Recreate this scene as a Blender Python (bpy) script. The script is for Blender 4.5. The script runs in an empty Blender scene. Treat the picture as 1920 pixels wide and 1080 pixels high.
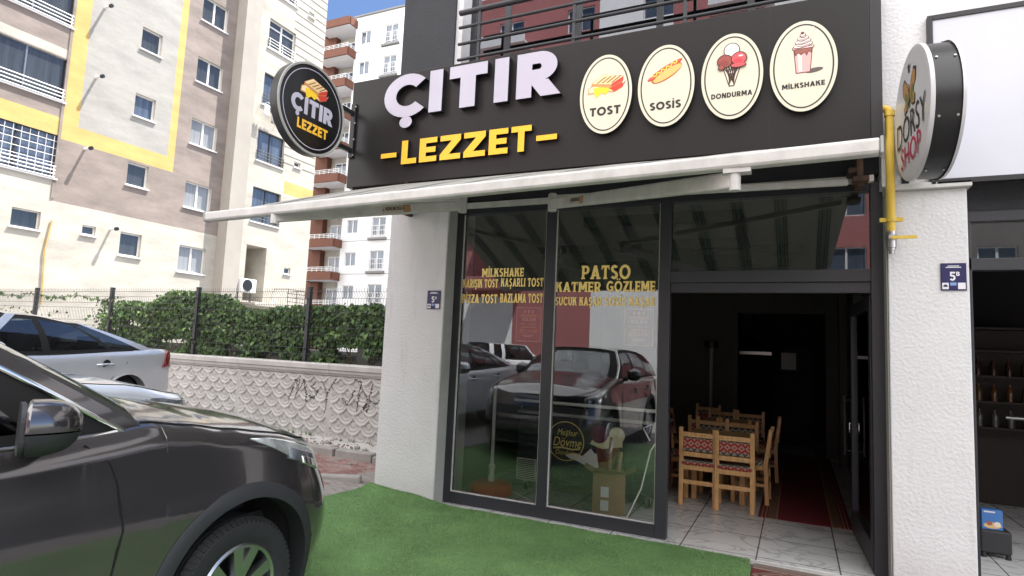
import bpy, bmesh, math, random
import numpy as np
from mathutils import Vector, Matrix, noise
random.seed(7)
PI = math.pi
S = bpy.context.scene
COL = S.collection

# ------------------------------------------------------------------ camera, world, sun, exposure
CAM_D = 5.526
def camera():
    yaw, pitch, roll = -0.441660, 0.0984767, -0.0445401
    f = Vector((math.sin(yaw)*math.cos(pitch), math.cos(yaw)*math.cos(pitch), math.sin(pitch)))
    r = Vector((math.cos(yaw), -math.sin(yaw), 0)); d = f.cross(r)
    c, s = math.cos(roll), math.sin(roll)
    r2 = r*c + d*s; d2 = -r*s + d*c
    M = Matrix((( r2.x, -d2.x, -f.x, 0), (r2.y, -d2.y, -f.y, -CAM_D), (r2.z, -d2.z, -f.z, 1.6), (0, 0, 0, 1)))
    cam = bpy.data.cameras.new('camera'); cam.lens = 36*1135.48/1920; cam.sensor_width = 36
    cam.clip_start = .05; cam.clip_end = 2000
    o = bpy.data.objects.new('camera', cam); COL.objects.link(o); o.matrix_world = M
    S.camera = o
camera()
SUN_AZ, SUN_EL = 48.0, 65.5           # azimuth measured from +X towards +Y
W = bpy.data.worlds.new('World'); S.world = W; W.use_nodes = True
nt = W.node_tree; sky = nt.nodes.new('ShaderNodeTexSky'); sky.sky_type = 'NISHITA'; sky.sun_disc = False
sky.sun_elevation = math.radians(SUN_EL); sky.sun_rotation = math.radians(90 - SUN_AZ)
sky.air_density = .6; sky.dust_density = .25; sky.ozone_density = 3.0
bg = nt.nodes['Background']; bg.inputs[1].default_value = .05
# unseen bright cloud bank, added behind the photographer to fill the shaded shopfront
FILL_CLOUD, FILL_DIR = 15.0, Vector((-.08, -.84, .50)).normalized()
tc = nt.nodes.new('ShaderNodeTexCoord'); dp = nt.nodes.new('ShaderNodeVectorMath'); dp.operation = 'DOT_PRODUCT'; dp.inputs[1].default_value = FILL_DIR
nt.links.new(tc.outputs['Generated'], dp.inputs[0])
cn = nt.nodes.new('ShaderNodeTexNoise'); cn.inputs['Scale'].default_value = 2.6; cn.inputs['Detail'].default_value = 7; cn.inputs['Roughness'].default_value = .6; nt.links.new(tc.outputs['Generated'], cn.inputs['Vector'])
ma = nt.nodes.new('ShaderNodeMath'); ma.operation = 'MULTIPLY_ADD'; ma.inputs[1].default_value = .75; nt.links.new(dp.outputs['Value'], ma.inputs[0]); nt.links.new(cn.outputs['Fac'], ma.inputs[2])
mr = nt.nodes.new('ShaderNodeMapRange'); mr.interpolation_type = 'SMOOTHSTEP'; mr.inputs[1].default_value = .62; mr.inputs[2].default_value = .92; nt.links.new(ma.outputs[0], mr.inputs[0])
mxw = nt.nodes.new('ShaderNodeMix'); mxw.data_type = 'RGBA'; mxw.inputs[7].default_value = (FILL_CLOUD*1.01, FILL_CLOUD, FILL_CLOUD*1.0, 1)
nt.links.new(mr.outputs[0], mxw.inputs[0]); nt.links.new(sky.outputs[0], mxw.inputs[6]); nt.links.new(mxw.outputs[2], bg.inputs[0])
sl = bpy.data.lights.new('sun', 'SUN'); sl.energy = 2.5; sl.angle = math.radians(.5); sl.color = (1, .955, .88)
so = bpy.data.objects.new('sun', sl); COL.objects.link(so)
ca, sa = math.cos(math.radians(SUN_AZ)), math.sin(math.radians(SUN_AZ)); ce, se = math.cos(math.radians(SUN_EL)), math.sin(math.radians(SUN_EL))
so.rotation_euler = Vector((-ca*ce, -sa*ce, -se)).to_track_quat('-Z', 'Y').to_euler()
S.view_settings.view_transform = 'Standard'; S.view_settings.look = 'None'
S.view_settings.exposure = 2.45; S.view_settings.gamma = 1

# ------------------------------------------------------------------ materials
MATS = {}
def pm(name, col, rough=.6, metal=0, spec=.5, coat=0, var=0, vs=3, bump=0, bs=60, bdist=.01, emit=None, aniso=None):
    m = bpy.data.materials.new(name); m.use_nodes = True; n = m.node_tree; b = n.nodes['Principled BSDF']
    b.inputs['Base Color'].default_value = (*col, 1); b.inputs['Roughness'].default_value = rough
    b.inputs['Metallic'].default_value = metal; b.inputs['Specular IOR Level'].default_value = spec
    b.inputs['Coat Weight'].default_value = coat; b.inputs['Coat Roughness'].default_value = .03
    tc = n.nodes.new('ShaderNodeTexCoord')
    if var:
        mp = n.nodes.new('ShaderNodeMapping'); n.links.new(tc.outputs['Object'], mp.inputs[0])
        if aniso: mp.inputs['Scale'].default_value = aniso
        t = n.nodes.new('ShaderNodeTexNoise'); t.inputs['Scale'].default_value = vs; t.inputs['Detail'].default_value = 8; t.inputs['Roughness'].default_value = .65
        n.links.new(mp.outputs[0], t.inputs['Vector'])
        r = n.nodes.new('ShaderNodeValToRGB'); r.color_ramp.elements[0].position = .3; r.color_ramp.elements[1].position = .7
        r.color_ramp.elements[0].color = (*[c*(1-var) for c in col], 1); r.color_ramp.elements[1].color = (*[min(1, c*(1+var*.6)) for c in col], 1)
        n.links.new(t.outputs['Fac'], r.inputs[0]); n.links.new(r.outputs[0], b.inputs['Base Color'])
    if bump:
        t = n.nodes.new('ShaderNodeTexNoise'); t.inputs['Scale'].default_value = bs; t.inputs['Detail'].default_value = 4
        n.links.new(tc.outputs['Object'], t.inputs['Vector'])
        bu = n.nodes.new('ShaderNodeBump'); bu.inputs['Strength'].default_value = bump; bu.inputs['Distance'].default_value = bdist
        n.links.new(t.outputs['Fac'], bu.inputs['Height']); n.links.new(bu.outputs[0], b.inputs['Normal'])
    if emit:
        b.inputs['Emission Color'].default_value = (*emit[0], 1); b.inputs['Emission Strength'].default_value = emit[1]
    MATS[name] = m
    return m
def glassmat(name, tint, base_refl=.04, ior=1.5, rough=0.0):
    m = bpy.data.materials.new(name); m.use_nodes = True; n = m.node_tree; n.nodes.remove(n.nodes['Principled BSDF'])
    out = n.nodes['Material Output']
    tr = n.nodes.new('ShaderNodeBsdfTransparent'); tr.inputs[0].default_value = (*tint, 1)
    gl = n.nodes.new('ShaderNodeBsdfGlossy'); gl.inputs['Roughness'].default_value = rough; gl.inputs['Color'].default_value = (.95, .97, 1, 1)
    fr = n.nodes.new('ShaderNodeFresnel'); fr.inputs[0].default_value = ior
    ad = n.nodes.new('ShaderNodeMath'); ad.operation = 'ADD'; ad.use_clamp = True; ad.inputs[1].default_value = base_refl
    n.links.new(fr.outputs[0], ad.inputs[0])
    mx = n.nodes.new('ShaderNodeMixShader'); n.links.new(ad.outputs[0], mx.inputs[0]); n.links.new(tr.outputs[0], mx.inputs[1]); n.links.new(gl.outputs[0], mx.inputs[2])
    n.links.new(mx.outputs[0], out.inputs[0])
    return m
M = {}
M['plaster'] = pm('white_stucco', (.66, .66, .67), .85, var=.07, vs=1.2, bump=.55, bs=42, bdist=.012)
def grime(m, zfade=True):
    n = m.node_tree; b = n.nodes['Principled BSDF']; src = b.inputs['Base Color'].links[0].from_socket
    tc = n.nodes.new('ShaderNodeTexCoord'); mp = n.nodes.new('ShaderNodeMapping'); mp.inputs['Scale'].default_value = (5, 5, .8); n.links.new(tc.outputs['Object'], mp.inputs[0])
    t = n.nodes.new('ShaderNodeTexNoise'); t.inputs['Scale'].default_value = 1.6; t.inputs['Detail'].default_value = 9; t.inputs['Roughness'].default_value = .7; n.links.new(mp.outputs[0], t.inputs[0])
    r = n.nodes.new('ShaderNodeMapRange'); r.inputs[1].default_value = .56; r.inputs[2].default_value = .78; r.inputs[4].default_value = .45; n.links.new(t.outputs['Fac'], r.inputs[0])
    sp = n.nodes.new('ShaderNodeSeparateXYZ'); n.links.new(tc.outputs['Object'], sp.inputs[0])
    z = n.nodes.new('ShaderNodeMapRange'); z.inputs[1].default_value = .35; z.inputs[2].default_value = .0; z.inputs[3].default_value = 0; z.inputs[4].default_value = .7; n.links.new(sp.outputs[2], z.inputs[0])
    t2 = n.nodes.new('ShaderNodeTexNoise'); t2.inputs['Scale'].default_value = 9; t2.inputs['Detail'].default_value = 8; n.links.new(tc.outputs['Object'], t2.inputs[0])
    mu = n.nodes.new('ShaderNodeMath'); mu.operation = 'MULTIPLY'; n.links.new(z.outputs[0], mu.inputs[0]); n.links.new(t2.outputs['Fac'], mu.inputs[1])
    ad = n.nodes.new('ShaderNodeMath'); ad.operation = 'MAXIMUM'; n.links.new(r.outputs[0], ad.inputs[0]); n.links.new(mu.outputs[0], ad.inputs[1])
    mx = n.nodes.new('ShaderNodeMix'); mx.data_type = 'RGBA'; n.links.new(ad.outputs[0], mx.inputs[0]); n.links.new(src, mx.inputs[6]); mx.inputs[7].default_value = (.36,.335,.31,1); n.links.new(mx.outputs[2], b.inputs['Base Color'])
grime(M['plaster'])
M['reveal'] = pm('grey_reveal', (.36, .36, .34), .8, var=.12, vs=4, bump=.2, bs=50)
M['darkwall'] = pm('dark_render', (.035, .037, .043), .8, var=.15, vs=3, bump=.5, bs=60)
M['alu'] = pm('anthracite_aluminium', (.028, .030, .036), .42, spec=.5)
M['signpanel'] = pm('sign_composite', (.017, .0155, .0155), .36, spec=.3, var=.08, vs=.8)
M['black'] = pm('black_metal', (.012, .012, .014), .4)
M['blackside'] = pm('black_letter_side', (.01, .01, .011), .35)
M['letterwhite'] = pm('letter_white_acrylic', (.50, .485, .57), .12, spec=.6)
M['letteryellow'] = pm('letter_yellow_acrylic', (.88, .50, .045), .25)
M['cream'] = pm('cream_acrylic', (.66, .635, .50), .3)
M['ink'] = pm('ink_black', (.02, .018, .018), .5)
M['chrome'] = pm('chrome', (.75, .75, .75), .12, metal=1)
M['steel'] = pm('brushed_steel', (.45, .45, .45), .35, metal=1, var=.15, vs=20)
M['whitemetal'] = pm('white_powder_coat', (.55, .54, .52), .45, var=.2, vs=7)
M['rust'] = pm('rusty_bracket', (.09, .05, .035), .8, var=.5, vs=12)
M['glass'] = glassmat('shop_glass', (.88, .90, .89), .065, 1.5)
M['upglass'] = glassmat('upper_window_glass', (.12, .12, .13), .22, 1.5)
M['carglass'] = glassmat('car_glass', (.30, .33, .33), .06, 1.5)
M['pvc'] = pm('white_pvc', (.72, .72, .72), .4)
M['darkpane'] = pm('dark_window_pane', (.05, .055, .06), .06, spec=.8, var=.4, vs=1.2, aniso=(1, 6, .3))
M['paleblind'] = pm('pane_with_blind', (.26, .27, .28), .1, spec=.7, var=.25, vs=1.5, aniso=(1, 8, .4))
M['bluepane'] = pm('blue_window_pane', (.09, .115, .16), .06, spec=.8, var=.5, vs=1.0, aniso=(1, 5, .3))
M['tile'] = None
M['wood'] = pm('varnished_pine', (.66, .38, .155), .38, var=.3, vs=7, aniso=(6, 6, 1), coat=.2)
M['yellowpipe'] = pm('yellow_gas_paint', (.72, .50, .07), .45, var=.12, vs=8)
M['rubber'] = pm('tyre_rubber', (.016, .016, .018), .75, var=.2, vs=30, bump=.1, bs=80)
M['plastic'] = pm('black_cladding_plastic', (.022, .023, .026), .6, bump=.1, bs=300)
M['suvpaint'] = pm('dark_bronze_car_paint', (.105, .097, .102), .2, metal=.75, coat=1, var=.05, vs=300)
def dusty(m):
    n = m.node_tree; b = n.nodes['Principled BSDF']; tc = n.nodes.new('ShaderNodeTexCoord'); t = n.nodes.new('ShaderNodeTexNoise'); t.inputs['Scale'].default_value = 3.5; t.inputs['Detail'].default_value = 9; t.inputs['Roughness'].default_value = .7
    n.links.new(tc.outputs['Object'], t.inputs[0]); r = n.nodes.new('ShaderNodeMapRange'); r.inputs[1].default_value = .35; r.inputs[2].default_value = .75; r.inputs[3].default_value = .012; r.inputs[4].default_value = .16; n.links.new(t.outputs['Fac'], r.inputs[0]); n.links.new(r.outputs[0], b.inputs['Coat Roughness'])
    b.inputs['Coat IOR'].default_value = 1.7
dusty(M['suvpaint'])
M['silver'] = pm('silver_car_paint', (.56, .58, .62), .3, metal=.45, coat=1)
M['whitepaint'] = pm('pale_silver_car_paint', (.62, .66, .72), .3, metal=.35, coat=1)
M['vanpaint'] = pm('white_van_paint', (.75, .76, .78), .3, coat=1)
M['gap'] = pm('shut_line', (.004, .004, .004), .9)
M['interior'] = pm('car_interior', (.02, .02, .021), .8)
M['redlamp'] = pm('red_lamp_lens', (.20, .006, .010), .12, coat=1)
M['lamp'] = pm('clear_lamp_lens', (.42, .44, .44), .08, metal=.35, coat=1, var=.6, vs=9)
M['carlampdark'] = pm('dark_headlamp', (.10,.11,.12), .08, coat=1, var=.7, vs=12)
M['headrest'] = pm('grey_seat_cloth', (.10, .10, .105), .9)
M['red'] = pm('red_plastic', (.62, .03, .022), .4, var=.1, vs=5)
M['whiteplastic'] = pm('white_plastic', (.72, .72, .70), .4)
M['card'] = pm('cardboard', (.30, .19, .11), .85, var=.1, vs=5)
M['gold'] = pm('gold_vinyl', (.95, .74, .24), .35, metal=.15)
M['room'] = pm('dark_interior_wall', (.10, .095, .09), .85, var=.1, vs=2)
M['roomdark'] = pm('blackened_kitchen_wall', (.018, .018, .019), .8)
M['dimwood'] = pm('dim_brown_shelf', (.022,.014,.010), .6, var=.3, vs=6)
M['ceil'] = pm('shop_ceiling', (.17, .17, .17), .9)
M['concrete'] = pm('concrete', (.30, .285, .265), .9, var=.25, vs=4, bump=.4, bs=35)
M['castwall'] = pm('cast_concrete', (.47, .455, .44), .9, var=.18, vs=2.5, bump=.25, bs=60, bdist=.006)
M['spray'] = pm('black_spray_paint', (.085, .08, .08), .8, var=.5, vs=25)
M['asphalt'] = pm('asphalt', (.20, .19, .18), .9, var=.3, vs=2.2, bump=.5, bs=90)
M['paver'] = pm('dusty_concrete_pavers', (.30, .27, .25), .9, var=.3, vs=3, bump=.4, bs=40)
def paverize(m, w=.2, h=.1):
    n = m.node_tree; b = n.nodes['Principled BSDF']; src = b.inputs['Base Color'].links[0].from_socket
    tc = n.nodes.new('ShaderNodeTexCoord'); mp = n.nodes.new('ShaderNodeMapping'); mp.inputs['Rotation'].default_value = (0,0,.5); n.links.new(tc.outputs['Object'], mp.inputs[0])
    br = n.nodes.new('ShaderNodeTexBrick'); br.inputs['Scale'].default_value = 1; br.inputs['Brick Width'].default_value = w; br.inputs['Row Height'].default_value = h; br.inputs['Mortar Size'].default_value = .006; br.inputs['Mortar Smooth'].default_value = .4
    br.inputs['Color1'].default_value = (1,1,1,1); br.inputs['Color2'].default_value = (.75,.75,.75,1); br.inputs['Mortar'].default_value = (.4,.38,.36,1); n.links.new(mp.outputs[0], br.inputs['Vector'])
    mx = n.nodes.new('ShaderNodeMix'); mx.data_type = 'RGBA'; mx.blend_type = 'MULTIPLY'; mx.inputs[0].default_value = .9; n.links.new(src, mx.inputs[6]); n.links.new(br.outputs['Color'], mx.inputs[7])
    t2 = n.nodes.new('ShaderNodeTexNoise'); t2.inputs['Scale'].default_value = 5; t2.inputs['Detail'].default_value = 9; t2.inputs['Roughness'].default_value = .7; n.links.new(tc.outputs['Object'], t2.inputs[0])
    r = n.nodes.new('ShaderNodeMapRange'); r.inputs[1].default_value = .45; r.inputs[2].default_value = .62; r.inputs[4].default_value = .9; n.links.new(t2.outputs['Fac'], r.inputs[0])
    m3 = n.nodes.new('ShaderNodeMix'); m3.data_type = 'RGBA'; n.links.new(r.outputs[0], m3.inputs[0]); n.links.new(mx.outputs[2], m3.inputs[6]); m3.inputs[7].default_value = (.27,.245,.225,1); n.links.new(m3.outputs[2], b.inputs['Base Color'])
paverize(M['paver'])
M['redpaver'] = pm('red_pavers', (.30, .155, .135), .9, var=.35, vs=5, bump=.4, bs=40)
paverize(M['redpaver'])
M['postgrey'] = pm('anthracite_post', (.028, .029, .034), .5)
M['wire'] = pm('grey_wire', (.055, .056, .06), .5)
M['leafa'] = pm('vine_leaf', (.048, .108, .024), .5, var=.5, vs=2.0)
M['leafb'] = pm('vine_leaf_light', (.11, .20, .042), .5, var=.4, vs=3.0)
M['stem'] = pm('vine_stem', (.09, .065, .04), .9)
M['brown'] = pm('brown_balcony_paint', (.135, .05, .03), .8, var=.08, vs=1)
M['white2'] = pm('white_block_render', (.72, .72, .74), .9, var=.05, vs=.6)
M['creamwall'] = pm('cream_render', (.46, .435, .385), .9, var=.22, vs=1.1, aniso=(1,.55,1.6), bump=.2, bs=6, bdist=.03)
M['mauve'] = pm('mauve_render', (.255, .215, .195), .9, var=.30, vs=1.1, aniso=(1,.55,1.6), bump=.2, bs=6, bdist=.03)
M['yellow'] = pm('yellow_render', (.52, .37, .135), .9, var=.16, vs=1.1, aniso=(1,.55,1.6), bump=.2, bs=6, bdist=.03)
M['greywall'] = pm('pale_grey_render', (.34, .33, .31), .9, var=.22, vs=1.1, aniso=(1,.55,1.6), bump=.2, bs=6, bdist=.03)
M['tan'] = pm('tan_render', (.36, .335, .30), .9, var=.12, vs=.6)
M['redwall'] = pm('red_render', (.40, .15, .15), .9, var=.1, vs=.5)
M['railwhite'] = pm('white_rail', (.7, .7, .7), .5)
M['roofgrey'] = pm('roof_grey', (.2, .2, .2), .9)

# ------------------------------------------------------------------ mesh helpers
class MB:
    def __init__(s): s.v = []; s.f = []; s.m = []
    def add(s, vs, fs, mat=0):
        o = len(s.v); s.v += [tuple(v) for v in vs]
        for f in fs: s.f.append([i+o for i in f]); s.m.append(mat)
        return s
    def box(s, a, b, mat=0, rz=0, c=None):
        x0, y0, z0 = [min(p, q) for p, q in zip(a, b)]; x1, y1, z1 = [max(p, q) for p, q in zip(a, b)]
        vs = [(x0,y0,z0),(x1,y0,z0),(x1,y1,z0),(x0,y1,z0),(x0,y0,z1),(x1,y0,z1),(x1,y1,z1),(x0,y1,z1)]
        if rz:
            cx, cy = c or ((x0+x1)/2, (y0+y1)/2); k, q = math.cos(rz), math.sin(rz)
            vs = [(cx+(x-cx)*k-(y-cy)*q, cy+(x-cx)*q+(y-cy)*k, z) for x, y, z in vs]
        return s.add(vs, [(0,3,2,1),(4,5,6,7),(0,1,5,4),(1,2,6,5),(2,3,7,6),(3,0,4,7)], mat)
    def prism(s, pts, z0, z1, mat=0, side=None):
        n = len(pts)
        a = sum(pts[i][0]*pts[(i+1)%n][1]-pts[(i+1)%n][0]*pts[i][1] for i in range(n))
        if a < 0: pts = pts[::-1]
        s.add([(x,y,z0) for x,y in pts]+[(x,y,z1) for x,y in pts], [tuple(range(n-1,-1,-1)), tuple(range(n,2*n))], mat)
        o = len(s.v)-2*n
        for i in range(n):
            j = (i+1)%n; s.f.append([o+i, o+j, o+n+j, o+n+i]); s.m.append(mat if side is None else side)
        return s
    def tube(s, path, r, n=8, mat=0, caps=True, closed=False):
        P = [Vector(p) for p in path]; R = r if isinstance(r, (list, tuple)) else [r]*len(P)
        rings = []; up = None
        for i, p in enumerate(P):
            if closed: t = P[(i+1) % len(P)]-P[i-1]
            else: t = (P[min(i+1, len(P)-1)]-P[max(i-1, 0)])
            t.normalize()
            if up is None: up = Vector((0,0,1)) if abs(t.z) < .9 else Vector((1,0,0))
            a = t.cross(up).normalized(); b = a.cross(t).normalized(); up = b
            rings.append([p+(a*math.cos(2*PI*k/n)+b*math.sin(2*PI*k/n))*R[i] for k in range(n)])
        vs = [v for q in rings for v in q]; fs = []
        for i in range(len(P) if closed else len(P)-1):
            j = (i+1) % len(P)
            for k in range(n): fs.append((i*n+k, i*n+(k+1)%n, j*n+(k+1)%n, j*n+k))
        if caps and not closed: fs += [tuple(range(n-1,-1,-1)), tuple((len(P)-1)*n+k for k in range(n))]
        return s.add(vs, fs, mat)
    def lathe(s, prof, n=32, c=(0,0,0), ax='z', mat=0, mats=None, a0=0, a1=2*PI):
        full = abs(a1-a0-2*PI) < 1e-6; m = n if full else n+1
        vs = []
        for k in range(m):
            a = a0+(a1-a0)*k/n; co, si = math.cos(a), math.sin(a)
            for r, h in prof:
                q = {'z': (r*co, r*si, h), 'x': (h, r*co, r*si), 'y': (r*co, h, r*si)}[ax]
                vs.append((q[0]+c[0], q[1]+c[1], q[2]+c[2]))
        L = len(prof); o = len(s.v); s.v += vs
        for k in range(n):
            for i in range(L-1):
                a, b = k*L+i, ((k+1) % m)*L+i
                s.f.append([o+a, o+b, o+b+1, o+a+1]); s.m.append(mats[i] if mats else mat)
        return s
    def grid(s, rows, mat=0, matf=None):
        h, w = len(rows), len(rows[0]); o = len(s.v)
        for r in rows: s.v += [tuple(p) for p in r]
        for i in range(h-1):
            for j in range(w-1):
                s.f.append([o+i*w+j, o+i*w+j+1, o+(i+1)*w+j+1, o+(i+1)*w+j]); s.m.append(matf(i, j) if matf else mat)
        return s
    def build(s, name, mats, parent=None, loc=None, rot=None, smooth=None, bevel=0, recalc=True, merge=False):
        me = bpy.data.meshes.new(name); me.from_pydata(s.v, [], s.f)
        if not isinstance(mats, (list, tuple)): mats = [mats]
        for m in mats: me.materials.append(m)
        me.polygons.foreach_set('material_index', s.m)
        if recalc or merge:
            bm = bmesh.new(); bm.from_mesh(me)
            if merge: bmesh.ops.remove_doubles(bm, verts=bm.verts, dist=1e-4)
            if recalc: bmesh.ops.recalc_face_normals(bm, faces=bm.faces)
            bm.to_mesh(me); bm.free()
        if smooth is not None:
            me.polygons.foreach_set('use_smooth', [True]*len(me.polygons)); me.set_sharp_from_angle(angle=math.radians(smooth))
        me.update()
        o = bpy.data.objects.new(name, me); COL.objects.link(o)
        if parent: o.parent = parent
        if loc: o.location = loc
        if rot: o.rotation_euler = rot
        if bevel:
            b = o.modifiers.new('bevel', 'BEVEL'); b.width = bevel; b.segments = 2; b.limit_method = 'ANGLE'; b.angle_limit = math.radians(40)
        return o
def tag(o, label=None, cat=None, group=None, kind=None):
    if label: o['label'] = label
    if cat: o['category'] = cat
    if group: o['group'] = group
    if kind: o['kind'] = kind
    return o
def thing(name, label, cat, loc=(0,0,0), rot=(0,0,0), group=None):
    o = bpy.data.objects.new(name, None); COL.objects.link(o); o.location = loc; o.rotation_euler = rot; o.empty_display_size = .1
    return tag(o, label, cat, group)
def copy_tree(o, parent=None):
    c = o.copy(); COL.objects.link(c); c.parent = parent
    for ch in list(o.children): copy_tree(ch, c)
    return c
FRONT = (PI/2, 0, 0)          # local x -> +X, y -> +Z, z -> -Y (towards the street)
FACE_E = (PI/2, 0, PI/2)      # faces +X
FACE_W = (PI/2, 0, -PI/2)     # faces -X
def text(name, body, mat, parent=None, w=None, h=None, loc=(0,0,0), rot=(0,0,0), ext=.0006, shear=0, bold=0, align='CENTER'):
    c = bpy.data.curves.new(name, 'FONT'); c.body = body; c.size = 1; c.shear = shear; c.offset = bold; c.align_x = align; c.resolution_u = 3
    t = bpy.data.objects.new(name, c); COL.objects.link(t)
    bpy.context.view_layer.update()
    me = bpy.data.meshes.new_from_object(t.evaluated_get(bpy.context.evaluated_depsgraph_get()))
    bpy.data.objects.remove(t); bpy.data.curves.remove(c)
    P = np.array([v.co for v in me.vertices]); lo, hi = P.min(0), P.max(0); sz = hi-lo
    sx = (w/sz[0]) if w else (h/sz[1]); sy = (h/sz[1]) if h else sx
    for v in me.vertices:
        x = (v.co.x-(lo[0]+hi[0])/2)*sx if align == 'CENTER' else (v.co.x-lo[0])*sx
        v.co = (x, (v.co.y-(lo[1]+hi[1])/2)*sy, v.co.z+ext)
    me.materials.clear(); me.materials.append(mat); me.name = name
    o = bpy.data.objects.new(name, me); COL.objects.link(o); o.location = loc; o.rotation_euler = rot
    if parent: o.parent = parent
    return o

# ------------------------------------------------------------------ block capitals
def glyph(ch, t, slab=False):
    """returns width and a list of convex polygons, cap height 1"""
    P = []; ser = []
    def R(x0, y0, x1, y1): P.append([(x0,y0),(x1,y0),(x1,y1),(x0,y1)])
    def Q(*p): P.append(list(p))
    def A(cx, cy, rx, ry, a0, a1, n=14, tt=None, tv=None):
        tt = tt or t; tv = tv or (tt*.82 if slab else tt)
        for k in range(n):
            u, v = math.radians(a0+(a1-a0)*k/n), math.radians(a0+(a1-a0)*(k+1)/n)
            P.append([(cx+rx*math.cos(u), cy+ry*math.sin(u)), (cx+rx*math.cos(v), cy+ry*math.sin(v)),
                      (cx+(rx-tt)*math.cos(v), cy+(ry-tv)*math.sin(v)), (cx+(rx-tt)*math.cos(u), cy+(ry-tv)*math.sin(u))])
    def stem(x, y0=0, y1=1, top=1, bot=1):
        R(x, y0, x+t, y1)
        if top: ser.append((x, x+t, y1, -1))
        if bot: ser.append((x, x+t, y0, 1))
    def dots(cx, y=1.1):
        for c in cx: Q(*[(c+.095*math.cos(k*PI/5), y+.095+.095*math.sin(k*PI/5)) for k in range(10)])
    def ced(cx): Q(*[(cx+.14*math.cos(k*PI/8), -.15+.14*math.sin(k*PI/8)) for k in range(16)])
    b = t*(.7 if slab else .95)
    base = {'Ç':'C','Ş':'S','Ö':'O','Ü':'U','İ':'I'}.get(ch, ch)
    w = .7
    if base == 'I': w = t; stem(0)
    elif base == 'L': w = .58; stem(0); R(t,0,w,b)
    elif base == 'E': w = .62; stem(0); R(t,0,w,b); R(t,1-b,w,1); R(t,.5-b/2,w*.93,.5+b/2)
    elif base == 'T': w = .74; stem(w/2-t/2,0,1-b,0,1); R(0,1-b,w,1)
    elif base == 'Z': w = .72; d = t*1.35; R(0,0,w,b); R(0,1-b,w,1); Q((0,b),(d,b),(w,1-b),(w-d,1-b))
    elif base == 'C': w = .9; A(.5,.5,.52,.53,42,318,24)
    elif base == 'G': w = .92; A(.5,.5,.52,.53,42,318,24); R(.5,.36,.92,.36+b); R(.92-t,.1,.92,.4)
    elif base == 'O': w = 1.0; A(.5,.5,.52,.53,0,360,30)
    elif base == 'D': w = .82; stem(0,0,1,0,0); R(t*.9,0,.34,b); R(t*.9,1-b,.34,1); A(.33,.5,.49,.5,-90,90,18,tv=b)
    elif base == 'P': w = .72; stem(0,0,1,0,1); R(t,1-b,.4,1); R(t,.36,.4,.36+b); A(.4,.68,.32,.32,-90,90,tv=b)
    elif base == 'R': w = .78; stem(0,0,1,0,1); R(t,1-b,.4,1); R(t,.34,.4,.34+b); A(.4,.67,.33,.33,-90,90,tv=b); d = t*1.25; Q((w-d+.02,0),(w+.02,0),(.52+t*.2,.36),(.52-d+t*.2,.36))
    elif base == 'B': w = .76; stem(0,0,1,0,0); R(t,1-b,.4,1); R(t,.5-b/2,.44,.5+b/2); R(t,0,.42,b); A(.4,.74,.30,.26,-90,90,tv=b); A(.42,.27,.33,.27,-90,90,tv=b)
    elif base == 'K': w = .8; stem(0); d = t*1.3; Q((t,.34),(t,.34+t*1.3),(w-d,1),(w,1)); Q((.36,.5),(.36+d*.75,.72),(w+.02,0),(w+.02-d,0))
    elif base == 'A': w = .88; d = t*1.1; Q((0,0),(d,0),(w/2+d/2,1),(w/2-d/2,1)); Q((w-d,0),(w,0),(w/2+d/2,1),(w/2-d/2,1)); R(.2,.2,w-.2,.2+b*.85); ser += [(0,d,0,1),(w-d,w,0,1)]
    elif base == 'V': w = .86; d = t*1.1; Q((0,1),(d,1),(w/2+d/2,0),(w/2-d/2,0)); Q((w-d,1),(w,1),(w/2+d/2,0),(w/2-d/2,0)); ser += [(0,d,1,-1),(w-d,w,1,-1)]
    elif base == 'Y': w = .82; d = t*1.15; R(w/2-t/2,0,w/2+t/2,.48); Q((0,1),(d,1),(w/2+t/2,.4),(w/2-t/2,.4)); Q((w-d,1),(w,1),(w/2+t/2,.4),(w/2-t/2,.4)); ser += [(w/2-t/2,w/2+t/2,0,1)]
    elif base == 'M': w = 1.0; stem(0); stem(w-t); d = t*1.1; Q((t*.2,1),(t*.2+d,1),(w/2+d/2,.2),(w/2-d/2,.2)); Q((w-t*.2-d,1),(w-t*.2,1),(w/2+d/2,.2),(w/2-d/2,.2))
    elif base == 'N': w = .84; stem(0); stem(w-t,0,1,1,0); d = t*1.3; Q((0,1),(d,1),(w,0),(w-d,0))
    elif base == 'H': w = .82; stem(0); stem(w-t); R(t,.5-b/2,w-t,.5+b/2)
    elif base == 'U': w = .8; stem(0,.4,1,1,0); stem(w-t,.4,1,1,0); A(w/2,.4,w/2,.42,180,360,16)
    elif base == 'S': w = .66; A(.33,.73,.33,.29,25,268,16); A(.33,.28,.34,.30,92,-155,16)
    elif base == '5': w = .62; R(.06,1-b,w*.95,1); R(.06,.5,.06+t*.85,1); A(.3,.32,.32,.34,130,-150,18)
    elif base == '!': w = t; R(0,.3,t,1); R(0,0,t,.18)
    elif base == '-': w = .5; R(0,.42,w,.42+t)
    elif base == ' ': w = .3
    if ch in 'ÇŞ': ced(.5 if ch == 'Ç' else .33)
    if ch in 'ÖÜ': dots((w/2-.15, w/2+.15))
    if ch == 'İ': dots((w/2,))
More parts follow.
